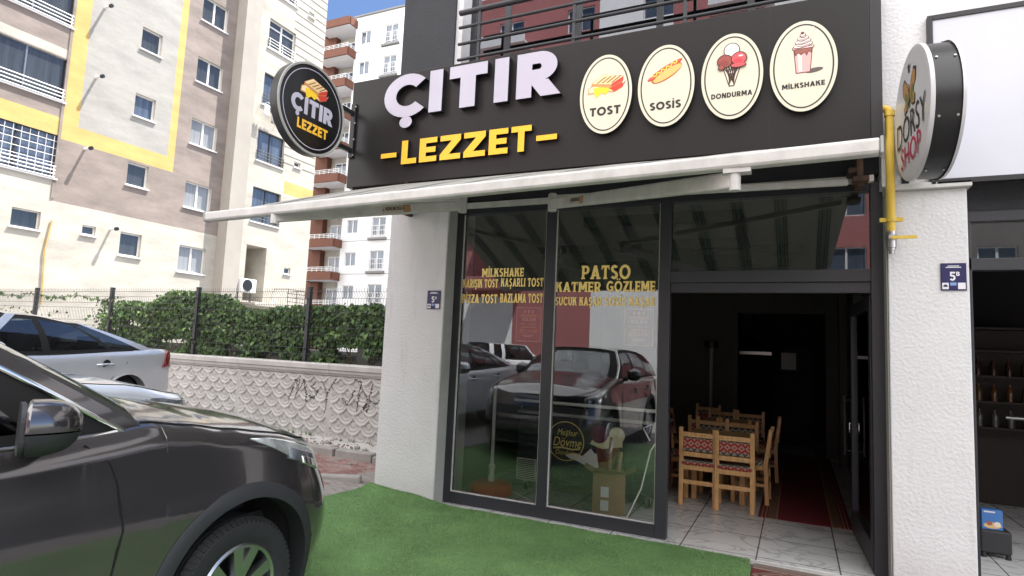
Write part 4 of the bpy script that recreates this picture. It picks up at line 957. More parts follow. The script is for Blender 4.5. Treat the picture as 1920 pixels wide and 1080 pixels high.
def left_building():
    X = -24.7
    put = lambda u, v, z: (X+z, u, v)
    t = thing('apartment_tower', 'tall mauve and cream apartment block with a yellow painted frame on its side', 'apartment block')
    HA = [(9.54,10.42,13.34+2.87*k-8.65,14.27+2.87*k-8.65) for k in range(1,6)]
    HA = [(9.55,10.43,z,z+.95) for z in (4.63,7.54,10.46,13.34,16.22,19.1)]
    HB = [(12.15,13.48,z,z+1.18) for z in (4.32,7.22,10.14,13.06,15.98,18.9,21.8)]
    HS = [(8.10,8.59,5.20,5.56), (5.77,6.67,5.06,5.72)]
    HG = [(-9.0,6.97,z,z+1.62) for z in (7.05,9.95,12.85,15.75,18.65)]
    HW = [(15.95,17.75,16.5,18.1),(16.15,17.65,19.55,21.2),(15.9,17.5,13.45,15.15),(15.82,17.58,10.5,12.1),(15.80,17.62,7.35,9.12)]
    Hs = [(18.54,18.93,19.62,19.87),(18.5,18.87,16.75,16.98),(18.35,18.80,10.87,11.17),(18.25,18.69,5.0,5.33),(18.3,18.75,13.7,14.0)]
    HL = [(15.72,16.98,3.35,6.14)]
    names = ['creamwall','mauve','yellow','greywall','white2']
    def zone(u, v):
        if u < 6.95:
            if v < 7.02: return 0
            k = (v-12.85) % 2.9
            if 8.67 < v < 9.35: return 2
            if 11.62 < v < 11.95 or 14.75 < v < 15.05 or 17.7 < v < 18: return 0
            return 1
        if u > 14.2:
            if 17.76 < u and 9.24 < v < 9.92: return 2
            return 0
        if v < 6.22: return 0
        if v > 8.58 and u < 11.49:
            if u < 7.55 or u > 11.17 or v < 9.2: return 2
            return 3
        return 1
    mb = MB(); holes = HA+HB+HS+HG+HW+Hs+HL
    cells(mb, [-14,6.95,7.55,11.17,11.49,14.0,14.85,17.76,19.9], [-1,6.22,7.02,8.58,8.67,9.2,9.24,9.35,9.92,11.62,11.95,14.75,15.05,17.7,18,28], holes, zone, put)
    for h in holes: reveal(mb, h, .22 if h not in HL else 1.4, put, 0)
    mb.add([put(19.9,-1,0), put(19.9,-1,-16), put(19.9,28,-16), put(19.9,28,0)], [(0,1,2,3)], 0)
    mb.add([put(-14,-1,0), put(-14,-1,-16), put(-14,28,-16), put(-14,28,0)], [(0,1,2,3)], 0)
    mb.add([put(-14,-1,-16), put(19.9,-1,-16), put(19.9,28,-16), put(-14,28,-16)], [(0,1,2,3)], 0)
    mb.add([put(-14,28,-16), put(19.9,28,-16), put(19.9,28,0), put(-14,28,0)], [(0,1,2,3)], 0)
    mb.build('wall', [M[n] for n in names], t, recalc=False)
    mb = MB(); slab(mb,put,14.0,14.88,-1,28,.0,.62); mb.build('pilaster', M['tan'], t)
    mb = MB(); slab(mb,put,6.90,6.99,6.3,28,.0,.035); mb.build('corner_joint', M['mauve'], t)
    mb = MB()
    for k in range(24): slab(mb,put,17.6,19.9,10.9+k*.44,10.92+k*.44,.0,.02)
    mb.build('groove', M['tan'], t)
    for i, h in enumerate(HA): window(t, put, h, .18, 0, ['darkpane','darkpane','bluepane','darkpane','paleblind','darkpane'][i])
    for i, h in enumerate(HB): window(t, put, h, .18, 1, ['paleblind','paleblind','paleblind','darkpane','darkpane','paleblind','darkpane'][i])
    window(t, put, HS[0], .15, 0, 'darkpane', .05); window(t, put, HS[1], .2, 0, 'darkpane', .04)
    for h in HG:
        window(t, put, h, .12, 11, 'darkpane' if h[2] > 9 else 'bluepane', .035, frame='steel' if h[2] > 9 else 'postgrey')
        railing(t, put, h[0], h[1]-.05, h[2]+.02, h[2]+.42, .07, 4, .022)
    if True:
        h = HG[0]; mb = MB()
        for k in range(34): mb.tube([put(h[1]-.15-k*.26, h[2]+.05, -.03), put(h[1]-.15-k*.26, h[3]-.05, -.03)], .012, 4)
        for k in range(5): mb.tube([put(h[0], h[2]+.3+k*.27, -.03), put(h[1]-.05, h[2]+.3+k*.27, -.03)], .012, 4)
        mb.build('window_grille', M['railwhite'], t, recalc=False)
    for i, h in enumerate(HW):
        window(t, put, h, .2, 1, 'bluepane' if i > 1 else 'darkpane', .07 if i < 2 else .04, transom=h[3]-.4 if i < 2 else None, frame='pvc' if i < 2 else 'postgrey')
        railing(t, put, h[0], h[1], h[2]+.03, h[2]+.5, .06, 4, .02, 'railwhite' if i < 2 else 'wire', 0)
    for h in Hs: window(t, put, h, .15, 0, 'darkpane', .05)
    # loggia
    a, b, c, d = HL[0]
    mb = MB(); slab(mb,put,a,b,c-.5,d,-1.5,-1.4); mb.build('loggia_back_wall', M['creamwall'], t)
    window(t, put, (a+.1,b-.3,c+.2,d-.9), 1.3, 1, 'bluepane', .06, False)
    mb = MB(); slab(mb,put,a-.1,b+2.0,c-.25,c-.1,-.2,1.0); mb.build('balcony_slab', M['creamwall'], t); railing(t, put, b+.7, b+2.0, c-.1, c+.75, .95, 5, .02, 'wire')
    # flue pipes sticking out of the wall, throwing long shadows
    for (y, z) in ((8.0,14.24),(7.97,11.35),(7.86,8.45),(9.13,5.58),(8.0,17.1)):
        mb = MB(); mb.tube([put(y,z,0), put(y,z,.34)], .05, 10); f = mb.build('flue_pipe', M['white2'], t, smooth=50)
        mb = MB(); mb.tube([put(y,z,.34), put(y,z,.45)], .075, 10); mb.build('flue_cap', M['black'], f, smooth=50)
    mb = MB(); mb.tube([put(7.0,2.4,.05), put(6.9,4.4,.05), put(7.02,5.5,.05)], .03, 6); mb.build('rain_pipe', M['yellow'], t)
    return t
left_building()
def ac_unit():
    X = -24.7; t = thing('air_conditioner', 'white air conditioner unit on the ground floor balcony of the cream block', 'air conditioner', (X+.75, 15.4, 3.7))
    mb = MB(); mb.box((-.35,-.45,0),(.0,.45,.65)); mb.build('housing', M['white2'], t, bevel=.02)
    mb = MB(); mb.lathe([(.26,0),(.28,.01),(.28,.02),(.05,.03),(0,.03)], 20, (0,-.08,.33), 'x'); mb.build('fan_grille', M['black'], t)
    mb = MB(); mb.box((-.3,-.4,-.5),(-.25,-.35,0)); mb.box((-.3,.35,-.5),(-.25,.4,0)); mb.build('stand', M['wire'], t)
    t = thing('laundry', 'white laundry hanging on a rack below a window of the cream block', 'laundry', (X+.35, 16.35, 13.35))
    for i, (y, w, h) in enumerate(((-.45,.35,.6),(0,.4,.85),(.35,.3,.55))):
        mb = MB(); mb.grid([[(.03*math.sin(k*2+i), y+w*k/6-.15, -h*r/5+.03*math.sin(k*3)) for k in range(7)] for r in range(6)])
        o = mb.build('cloth', M['white2'] if i != 1 else M['greywall'], t, smooth=60); s = o.modifiers.new('thickness','SOLIDIFY'); s.thickness = .01
    mb = MB(); mb.tube([(-.35,-.6,.02),(.2,-.6,.02),(.2,.7,.02),(-.35,.7,.02)], .012, 5); mb.build('rack', M['railwhite'], t)
ac_unit()

def far_building():
    Y = 35.7
    put = lambda u, v, z: (u, Y-z, v)
    t = thing('balcony_block', 'white apartment block farther back with brown balcony fronts under blue sky', 'apartment block')
    H1, H2 = [], []
    for k in range(10):
        z0 = 28.1-2.9*k+.25
        H1.append((-35.8,-34.65,z0,z0+1.2)); H2.append((-33.1,-31.65,z0-.35,z0+1.3))
    H3 = [(-29.6,-28.4,h[2],h[3]) for h in H1]
    mb = MB(); holes = H1+H2+H3
    cells(mb, [-36.4,-14], [-1,31.0], holes, lambda u,v: 0, put)
    for h in holes: reveal(mb, h, .2, put, 0)
    mb.add([put(-36.4,-1,0),put(-14,-1,0),put(-14,31,0),put(-36.4,31,0)],[],0)
    mb.add([put(-14,-1,0),put(-14,-1,-14),put(-14,31,-14),put(-14,31,0)],[(0,1,2,3)],0)
    mb.add([put(-36.4,-1,0),put(-36.4,-1,-14),put(-36.4,31,-14),put(-36.4,31,0)],[(0,1,2,3)],0)
    mb.add([put(-36.4,31,0),put(-14,31,0),put(-14,31,-14),put(-36.4,31,-14)],[(0,1,2,3)],0)
    mb.build('wall', M['white2'], t, recalc=False)
    mb = MB(); slab(mb,put,-36.6,-14,30.98,31.12,-.2,.15); mb.build('roof_edge', M['roofgrey'], t)
    for k in range(10):
        z = 27.65-2.9*k
        mb = MB(); slab(mb,put,-36.3,-14,z-.02,z+.02,.0,.015); mb.build('floor_joint', M['roofgrey'], t)
    for h in H1: window(t, put, h, .16, 1, 'bluepane', .06, False)
    for h in H3: window(t, put, h, .16, 1, 'darkpane', .06, False)
    for h in H2:
        window(t, put, h, .16, 1, 'bluepane', .07, False); railing(t, put, h[0]-.1, h[1]+.1, h[2]+.05, h[2]+.9, .12, 3, .025, 'railwhite', 8)
        mb = MB(); slab(mb,put,h[0]-.25,h[1]+.2,h[2]-.32,h[2]-.14,.0,.2); mb.build('ledge', M['roofgrey'], t)
    mb = MB(); mb.tube([put(-30.8,0,.06), put(-30.8,30.5,.06)], .05, 6); mb.build('rain_pipe', M['railwhite'], t)
    # balcony stack on the corner
    mb = MB(); slab(mb,put,-39.2,-36.4,-1,31.0,-12,-1.2); mb.build('balcony_back_wall', M['creamwall'], t)
    mb = MB(); slab(mb,put,-41.0,-39.2,-1,31.2,-12,-.6); mb.build('brown_wall', M['brown'], t)
    for k in range(11):
        z = 30.0-2.9*k
        b = MB(); slab(b,put,-40.1,-36.36,z,z+.14,-1.2,.95); b = b.build('balcony', M['white2'], t)
        mb = MB(); slab(mb,put,-40.2,-36.3,z-.05,z+.66,.95,1.1); slab(mb,put,-36.36,-36.22,z-.05,z+.66,-1.2,.948); slab(mb,put,-40.3,-40.16,z-.05,z+.66,-.55,.948); mb.build('balcony_front', M['brown'], b)
        if k:
            mb = MB()
            for q in (.78,.92,1.06): mb.tube([put(-40.2,z+q,1.03), put(-36.3,z+q,1.03), put(-36.29,z+q,-1.1)], .025, 5)
            for q in range(8): mb.tube([put(-40.1+q*.54,z+.6,1.03), put(-40.1+q*.54,z+1.06,1.03)], .022, 5)
            mb.build('balcony_rail', M['railwhite'], b, recalc=False)
            window(t, put, (-38.6,-37.0,z+.2,z+2.3), 1.12, 1, 'bluepane', .08, False)
    return t
far_building()

def street_building():
    """the block across the street, seen only as reflections in the glass"""
    Y = -27.0
    put = lambda u, v, z: (-u, Y+z, v)
    t = thing('street_block', 'dark red apartment block across the street mirrored in the shop glass', 'apartment block')
    holes = []
    for k in range(6):
        for c in range(6): holes.append((-3+c*4.6,-1.3+c*4.6,5.6+k*3,7.1+k*3))
    def zone(u, v):
        if v < 4.6: return 1 if (15.3 < u < 18.9 and v > .5) or 6.2 < u < 10.5 or -1.5 < u < 1.5 else 0
        return 1 if 6.2 < u < 10.5 or 18.9 < u < 21.5 or -1.5 < u < 1.5 else 0
    us = [-4.5,-1.5,1.5,6.2,10.5,15.3,18.9,21.5,25.0]
    mb = MB(); cells(mb, us, [-1,.5,4.6,24], holes, zone, put)
    for h in holes: reveal(mb, h, .2, put, 0)
    mb.add([put(-4.5,24,0),put(25,24,0),put(25,24,-10),put(-4.5,24,-10)],[(0,1,2,3)],0); mb.add([put(-4.5,-1,-10),put(25,-1,-10),put(25,24,-10),put(-4.5,24,-10)],[(0,1,2,3)],0)
    for u in (-4.5,25): mb.add([put(u,-1,0),put(u,-1,-10),put(u,24,-10),put(u,24,0)],[(0,1,2,3)],0)
    mb.build('wall', [M['redwall'], pm('bright_white_render', (.85,.85,.85), .9, var=.06, vs=.7)], t, recalc=False)
    for h in holes: window(t, put, h, .16, 1, 'bluepane', .07, False)
    for k in range(6):
        for c in (1,4):
            x0 = -3.6+c*4.6; b = MB(); slab(b,put,x0,x0+3.2,5.0+k*3,5.15+k*3,0,1.2); slab(b,put,x0,x0+3.2,5.15+k*3,5.75+k*3,1.1,1.2); b.build('balcony', M['white2'] if k % 2 else M['redwall'], t)
street_building()
def low_block():
    t = thing('brick_block', 'low grey brick block farther along the street mirrored in the transom of the neighbouring shop', 'building', (0, -26, 0))
    put = lambda u, v, z: (u, z, v)
    H = [(7+k*3.4, 8.4+k*3.4, 2.2+r*3.2, 3.6+r*3.2) for k in range(6) for r in range(3)]
    mb = MB(); cells(mb, [5.5,28], [-1,11.5], H, lambda u, v: 0, put)
    for h in H: reveal(mb, h, .2, put, 0)
    mb.add([put(5.5,11.5,0),put(28,11.5,0),put(28,11.5,-9),put(5.5,11.5,-9)],[(0,1,2,3)],0)
    for u in (5.5,28): mb.add([put(u,-1,0),put(u,-1,-9),put(u,11.5,-9),put(u,11.5,0)],[(0,1,2,3)],0)
    mb.build('wall', pm('grey_brick_render', (.17,.15,.145), .9, var=.2, vs=2), t, recalc=False)
    for h in H: window(t, put, h, .16, 1, 'darkpane', .07, False)
low_block()

# ------------------------------------------------------------------ cars
def interp(tab, x):
    if x <= tab[0][0]: return tab[0][1]
    for (a, p), (b, q) in zip(tab, tab[1:]):
        if x <= b:
            t = (x-a)/(b-a); t = t*t*(3-2*t)*.5+t*.5; return p+(q-p)*t
    return tab[-1][1]
def make_car(name, label, cat, P, paint, group=None):
    """local axes: x right, y forward (front axle at 0), z up"""
    t = thing(name, label, cat, group=group)
    W_, fo, tail, wb, rw, ra = P['W'], P['fo'], P['tail'], P['wb'], P['rw'], P['ra']; axles = (0, -wb)
    T = lambda y: interp(P['top'], y)          # shoulder height
    df, dr = .85, .6; pf, pr = 2/2.9, 2/3.4
    def wz(z, y, top=None):                               # half width at height
        w = W_-.05*max(0, (z-.72))**1.3*2.0-.10*max(0, .5-z)**1.5
        sh = (T(y) if top is None else top)-z
        if sh < .07: w -= .045*(1-sh/.07)**2
        # wheel arch swell
        for a in axles: w += .028*math.exp(-((y-a)/.42)**2)*math.exp(-((z-.7)/.28)**2)
        w += P.get('crease', .012)*math.exp(-((z-(P.get('crz', .80)+.04*(y/-3)))/.05)**2)*ss(.3,-.5,y)
        return w
    def nose(z): return fo-.16*ss(.60, 1.0, z)-.05*ss(.55,.2,z)+P.get('nosebump',.02)*math.exp(-((z-.5)/.12)**2)
    def tail_(z): return tail+.05*ss(.5,.2,z)+P.get('tailslope',.10)*ss(.75,1.1,z)-.03*math.exp(-((z-.5)/.1)**2)
    # stations, from the front centre round the right side to the rear centre
    ST = [('f', 90-90*k/22) for k in range(22)]
    ys = set([fo-df-i*.05 for i in range(int((fo-df-(tail+dr))/.05)+1)]+[tail+dr])
    for a in axles:
        for k in range(41): ys.add(a+ra*math.cos(PI*k/40))
    ys = sorted([y for y in ys if tail+dr <= y <= fo-df+1e-6 or False], reverse=True)
    ST += [('s', y) for y in ys]+[('r', 90*k/16) for k in range(1, 17)]
    def pos(st, z):
        k, v = st
        if k == 's': return Vector((wz(z, v), v, z))
        if k == 'f':
            n = nose(z); y0 = fo-df; a = math.radians(v); w = wz(z, y0, T(y0+(fo-.12-y0)*math.sin(a)**pf))
            return Vector((w*max(0,math.cos(a))**pf, y0+(n-y0)*math.sin(a)**pf, z))
        n = tail_(z); y0 = tail+dr; a = math.radians(v); w = wz(z, y0, T(y0+(tail+.08-y0)*math.sin(a)**pr))
        return Vector((w*max(0,math.cos(a))**pr, y0+(n-y0)*math.sin(a)**pr, z))
    def ytop(st):
        k, v = st
        return v if k == 's' else pos(st, .9).y
    def low(st):
        y = ytop(st); z = P['sill'] if st[0] == 's' else P['sill']+.0
        for a in axles:
            if abs(y-a) < ra: z = max(z, rw+.02+math.sqrt(max(0, ra*ra-(y-a)**2)))
        return z
    def hi(st): return T(ytop(st))
    NV = 18
    def surf(st, z, off=0):
        p = pos(st, z)
        if off:
            if st[0] == 's': n = Vector((1, 0, 0))
            else:
                q = (pos((st[0], st[1]+.5), z)-pos((st[0], st[1]-.5), z)); n = Vector((q.y, -q.x, 0)).normalized()
                if n.dot(Vector((p.x, p.y-(0 if st[0] == 'f' else -wb), 0))) < 0: n = -n
            p = p+n*off
        return p
    def mirror(rows): return [[Vector((-p.x, p.y, p.z)) for p in r] for r in rows]
    mb = MB()
    rows = [[pos(st, low(st)+(hi(st)-low(st))*(j/NV)) for st in ST] for j in range(NV+1)]
    mb.grid(rows); mb.grid(mirror(rows))
    # bonnet / boot decks
    yc, yr = P['cowl'], P['rear']
    def deck(sts, crown, mat, dz=0, n=14):
        rr = []
        for st in sts:
            e = pos(st, hi(st)); y = e.y
            rr.append([Vector((e.x*(1-2*i/n), y, e.z+dz+crown(y)*(1-(1-2*i/n)**2)**.8)) for i in range(n+1)])
        mb.grid(rr, mat)
    fr = [s for s in ST if s[0] == 'f' or (s[0] == 's' and s[1] >= yc-.45)]
    deck(fr, lambda y: P['hood']*ss(fo, fo-.5, y), 0)
    if P['boot']: deck([s for s in ST if s[0] == 'r' or (s[0] == 's' and s[1] <= yr+.1)], lambda y: .03, 0)
    # roof and greenhouse
    G = P['green']      # (y_base, y_roof, material of the panel up to the next entry)
    rh = lambda y: interp(P['roof'], y)
    wr = lambda y: P['wr']-.03*ss(P['green'][0][1]-.5, P['green'][-1][1]+.1, -abs(y))
    wbase = lambda y: wz(T(y)-.001, y)-.018
    nu = 6
    side = []
    for (yb, yt, m), (yb2, yt2, _) in zip(G, G[1:]):
        for k in range(nu):
            a = k/nu; side.append((yb+(yb2-yb)*a, yt+(yt2-yt)*a, m))
    side.append((G[-1][0], G[-1][1], None))
    def side_pt(yb, yt, v):
        b = Vector((wbase(yb), yb, T(yb))); r = Vector((P['wr'], yt, rh(yt)-.03)); p = b.lerp(r, v)
        p.x += .045*math.sin(PI*v); return p
    NVg = 10
    for sgn in (1, -1):
        rr = [[side_pt(yb, yt, j/NVg) for yb, yt, m in side] for j in range(NVg+1)]
        if sgn < 0: rr = mirror(rr)
        def matf(i, j):
            m = side[j][2]
            if m == 'g': return 1 if 0 < i < NVg-1 else 2
            return {'p': 0, 'b': 2}[m]
        mb.grid(rr, matf=matf)
    for yb, yt, bow, k0 in ((G[0][0], G[0][1], P['wsbow'], 0), (G[-1][0], G[-1][1], -P.get('rwbow',.12), 1)):
        rr = []
        for j in range(NVg+1):
            v = j/NVg; e = side_pt(yb, yt, v); n = 14
            zc = .02
            rr.append([Vector((e.x*(1-2*i/n), e.y+bow*(1-(1-2*i/n)**2)*(1-.4*v), e.z+(.03*v+.0)*(1-(1-2*i/n)**2))) for i in range(n+1)])
        mb.grid(rr, matf=lambda i, j: 1 if (0 < j < 13 and 0 < i < NVg-1) else 2)
    yt0, yt1 = G[0][1], G[-1][1]; rr = []
    for k in range(25):
        y = yt0+(yt1-yt0)*k/24; e = Vector((P['wr'], y, rh(y)-.03)); n = 14; b0 = P['wsbow']*.6*(1-k/24)**6-P.get('rwbow',.12)*.6*(k/24)**6
        rr.append([Vector((e.x*(1-2*i/n), y+b0*(1-(1-2*i/n)**2), e.z+.045*(1-(1-2*i/n)**2)**.6)) for i in range(n+1)])
    mb.grid(rr, 0)
    body = mb.build('body', [paint, M['carglass'], M['gap']], t, smooth=38, merge=True)
    # underbody and cabin
    mb = MB(); mb.box((-W_+.30, tail+.45, .20), (W_-.30, fo-.45, .62)); mb.box((-W_+.16, G[-1][0]+.1, .55), (W_-.16, yc-.1, T(yc)-.14)); mb.build('underbody', M['interior'], t)
    for y in (yc-1.05, yc-1.95):
        for x in (-.38, .38):
            s = MB(); s.box((x-.24, y-.09, .6), (x+.24, y+.09, T(yc)+.02)); s.box((x-.12, y-.06, T(yc)+.06), (x+.12, y+.05, T(yc)+.23)); s.tube([(x-.05,y,T(yc)),(x-.05,y,T(yc)+.1)],.01,5); s.tube([(x+.05,y,T(yc)),(x+.05,y,T(yc)+.1)],.01,5)
            s.build('seat', M['headrest'], t, bevel=.03)
    if P.get('detail'):
        mb = MB(); mb.lathe([(.18,-.012),(.195,0),(.18,.012),(.17,0),(.18,-.012)], 20, (-.38, yc-.45, T(yc)+.02), 'y'); mb.build('steering_wheel', M['black'], t)
    # arches
    for a in axles:
        for sgn in (1, -1):
            mb = MB(); A = [-14+208*k/40 for k in range(41)]; rows = [[], [], [], []]
            cw = P['clad']
            for d in A:
                c, s = math.cos(math.radians(d)), math.sin(math.radians(d))
                for i, (r, o) in enumerate(((ra-.012, -.10), (ra-.012, .012), (ra+cw*.55, .016), (ra+cw, .002))):
                    y = a+r*c; z = max(.2, rw+.02+r*s)
                    st = ('s', y)
                    if y > fo-df:
                        n = nose(z); y0 = fo-df; q = min(1, max(0, (y-y0)/(n-y0)))
                        x = wz(z, y0)*max(0, 1-q**(1/pf*2))**(pf/2) if q < 1 else 0
                    elif y < tail+dr:
                        n = tail_(z); y0 = tail+dr; q = min(1, max(0, (y-y0)/(n-y0))); x = wz(z, y0)*max(0, 1-q**(1/pr*2))**(pr/2)
                    else: x = wz(z, y)
                    rows[i].append(Vector((sgn*(x+o), y, z)))
            mb.grid(rows); mb.build('arch_trim', M['plastic'] if P['clad'] > .03 else paint, t, smooth=40)
            mb = MB(); mb.lathe([(ra+.005, sgn*(W_-.05)), (ra+.005, sgn*(W_-.42)), (0, sgn*(W_-.42))], 32, (0, a, rw+.02), 'x'); mb.build('wheel_well', M['interior'], t, smooth=40)
    # wheels
    def wheel(x, y, sgn):
        w = thing('wheel', None, None); del_keys(w); w.parent = t; w.location = (x, y, rw); w.rotation_euler = (0, 0, 0 if sgn > 0 else PI)
        mb = MB(); R, rr_ = rw, P['rim']; hw = .112
        prof = [(rr_, -hw+.01), (rr_+.03, -hw), (R-.03, -hw-.006), (R-.008, -hw+.02)]
        for g in (-.06, -.02, .02, .06): prof += [(R, g-.016), (R, g-.005), (R-.009, g-.004), (R-.009, g+.004), (R, g+.005)]
        prof += [(R, hw-.03), (R-.008, hw-.018), (R-.03, hw+.006), (rr_+.06, hw+.011), (rr_+.03, hw+.006), (rr_+.006, hw-.004), (rr_-.006, hw-.03)]
        mb.lathe(prof, 72, ax='x')
        for k in range(72):                    # shoulder tread blocks
            a = 2*PI*k/72
            for q, (x0, x1) in enumerate(((hw-.030, hw+.004), (-hw-.004, -hw+.03))):
                c, s = math.cos(a), math.sin(a); p = Vector((0, c, s)); d = Vector((0, -s, c))
                vs = []
                for xx, r0 in ((x0, R+.003), (x1, R-.018)):
                    for e in (-.0095, .0095): vs.append(Vector((xx, 0, 0))+p*(r0 if (xx == x0) == (q == 0) else (R+.003 if q == 1 and xx == x1 else R-.018))+d*e)
                vs2 = [v-p*.02 for v in vs]
                mb.add(vs+vs2, [(0,1,3,2),(4,6,7,5),(0,4,5,1),(2,3,7,6),(0,2,6,4),(1,5,7,3)])
        mb.build('tyre', M['rubber'], w, smooth=30)
        mb = MB(); mb.lathe([(rr_+.008, hw-.002), (rr_-.004, hw+.006), (rr_-.018, hw-.004), (rr_-.02, -.08), (0, -.08)], 48, ax='x', mats=[0,0,0,1])
        for k in range(5):
            a = 2*PI*k/5+P.get('spin', .3)
            for da in (-.17, .17):
                c0, s0 = math.cos(a+da*.5), math.sin(a+da*.5); c1, s1 = math.cos(a+da*1.5), math.sin(a+da*1.5)
                p0, p1 = Vector((0,c0,s0))*.05, Vector((0,c1,s1))*(rr_-.012); d = (p1-p0).normalized(); n = Vector((0, -d.z, d.y))
                w0, w1 = .020, .030; f = hw-.012; vs = []
                for x0, ww in ((f, 1), (f-.035, 1.3)):
                    vs += [p0-n*w0*ww+Vector((x0+.0,0,0)), p0+n*w0*ww+Vector((x0,0,0)), p1+n*w1*ww+Vector((x0+.006,0,0)), p1-n*w1*ww+Vector((x0+.006,0,0))]
                mb.add(vs, [(0,1,2,3),(4,7,6,5),(0,4,5,1),(1,5,6,2),(2,6,7,3),(3,7,4,0)], 0)
            c, s = math.cos(a), math.sin(a); p0, p1 = Vector((0,c,s))*.10, Vector((0,c,s))*(rr_-.012); n = Vector((0,-s,c))
            mb.add([p0-n*.012+Vector((hw-.03,0,0)), p0+n*.012+Vector((hw-.03,0,0)), p1+n*.045+Vector((hw-.025,0,0)), p1-n*.045+Vector((hw-.025,0,0))], [(0,1,2,3)], 1)
        mb.lathe([(0, hw-.004), (.03, hw-.006), (.065, hw-.012), (.07, hw-.05)], 24, ax='x')
        mb.build('rim', [M['steel'] if not P.get('detail') else pm('machined_alloy', (.42,.43,.45), .3, metal=1), M['black']], w, smooth=35)
    for a in axles:
        for sgn in (1, -1): wheel(sgn*(W_-.125), a, sgn)
    # shut lines
    mb = MB()
    def line(pts, r=.0035, off=.0005):
        for sgn in (1, -1):
            q = []
            for y, z in pts:
                zz = min(z, T(y)-.004); p = pos(('s', y), zz); q.append((sgn*(p.x+off), p.y, p.z))
            MB().tube(q, r, 5).build('panel_gap', M['gap'], t, recalc=False)
    for L in P['lines']: line(L)
    for sgn in (1, -1):
        q = []
        for st in [s for s in ST if (s[0] == 'f' and s[1] < 62) or (s[0] == 's' and s[1] > yc)]:
            e = pos(st, hi(st)); f = .955; cr = P['hood']*ss(fo, fo-.5, e.y)*(1-f*f)**.8
            q.append((sgn*e.x*f, e.y, e.z+cr+.001))
        MB().tube(q, .004, 5).build('panel_gap', M['gap'], t, recalc=False)
    # lamps
    def lamp(name, sts, zl, zh, mat, off=.006):
        for sgn in (1, -1):
            n = 8; rows = [[], ]
            rows = [[surf(st, zl(k/(len(sts)-1))+(zh(k/(len(sts)-1))-zl(k/(len(sts)-1)))*j/n, off) for k, st in enumerate(sts)] for j in range(n+1)]
            if sgn < 0: rows = mirror(rows)
            o = MB().grid(rows).build(name, mat, t, smooth=60); s = o.modifiers.new('thickness', 'SOLIDIFY'); s.thickness = .012; s.offset = -1 if sgn > 0 else 1
    for L in P['lamps']: lamp(*L)
    # belt trim, handles, mirrors
    mb = MB()
    for sgn in (1, -1):
        q = [(sgn*(wbase(y)+.014), y, T(y)+.004) for y in [G[0][0]-.12-i*.1 for i in range(int((G[0][0]-G[-1][0]-.3)/.1))]]
        MB().tube(q, .009, 6).build('belt_trim', M['chrome'] if P.get('chrome') else M['gap'], t, smooth=60)
    if P.get('pillar_trim'):
        for sgn in (1, -1):
            q = [side_pt(-.61-.02*k/12, -1.30-.02*k/12, k/12) for k in range(13)]
            MB().tube([(sgn*(p.x+.008), p.y, p.z) for p in q], .011, 6).build('pillar_trim', M['chrome'], t, smooth=60)
    for y, z in P['handles']:
        for sgn in (1, -1):
            x = wz(z, y); mb = MB(); mb.tube([(sgn*(x-.01),y+.12,z-.005),(sgn*(x+.03),y+.10,z),(sgn*(x+.036),y,z+.006),(sgn*(x+.03),y-.09,z),(sgn*(x-.01),y-.115,z-.005)], [.012,.013,.014,.013,.012], 8)
            h = mb.build('door_handle', paint, t, smooth=60)
            mb = MB(); mb.lathe([(0,0),(.06,0)], 16, (sgn*(x+.004), y-.01, z), 'x'); mb.build('handle_recess', M['gap'], h)
    my, mz = P['mirror']
    for sgn in (1, -1):
        x0 = wz(T(my)-.02, my); m_ = thing('wing_mirror', None, None); del_keys(m_); m_.parent = t; m_.location = (sgn*(x0+.135), my, mz); m_.rotation_euler = (0, 0, -sgn*math.radians(24))
        def blob(zlo, zhi, sx, sy, sz, mat, nm, ex=2.6):
            mb = MB(); rows = []
            for i in range(15):
                v = -PI/2+PI*i/14; z = sz*math.copysign(abs(math.sin(v))**(2/ex), math.sin(v))
                z = min(max(z, zlo), zhi); cv = max(.0, math.cos(v))**(2/ex); r = []
                for k in range(29):
                    u = 2*PI*k/28; cx, sx_ = math.cos(u), math.sin(u)
                    xx = sx*cv*math.copysign(abs(cx)**(2/ex), cx); yy = sy*cv*math.copysign(abs(sx_)**(2/ex), sx_)
                    if yy < 0: yy *= .18
                    r.append(Vector((sgn*(xx-.12*yy), yy-.10*abs(xx)*(1 if xx > 0 else 0), z+.05*xx)))
                rows.append(r)
            mb.grid(rows); return mb.build(nm, mat, m_, smooth=45)
        blob(-.012, .2, .118, .150, .100, paint, 'mirror_cap'); blob(-.2, -.018, .116, .145, .098, M['plastic'], 'mirror_base')
        mb = MB(); mb.prism([(x*.108/.118, z) for x, z in [(.118*math.copysign(abs(math.cos(a))**.6, math.cos(a)), .088*math.copysign(abs(math.sin(a))**.6, math.sin(a))) for a in [2*PI*k/32 for k in range(32)]]], 0, .014); o = mb.build('mirror_glass', M['plastic'], m_, rot=(PI/2,0,0)); o.location = (0, -.022, 0)
        mb = MB(); mb.box((-.03,-.05,-.03),(.03,.05,.02)); o = mb.build('mirror_arm', M['plastic'], m_, bevel=.012); o.location = (-sgn*.14, .02, -.075)
    # front grille / bumper inserts
    for nm, mat, z0, z1, a0 in P['inserts']:
        sts = [('f', a0+(90-a0)*k/16) for k in range(17)]
        r1 = [[surf(st, z0+(z1-z0)*j/4, .010) for st in sts] for j in range(5)]
        mb = MB(); mb.grid(r1); mb.grid(mirror(r1)); mb.build(nm, mat, t, smooth=60)
    return t
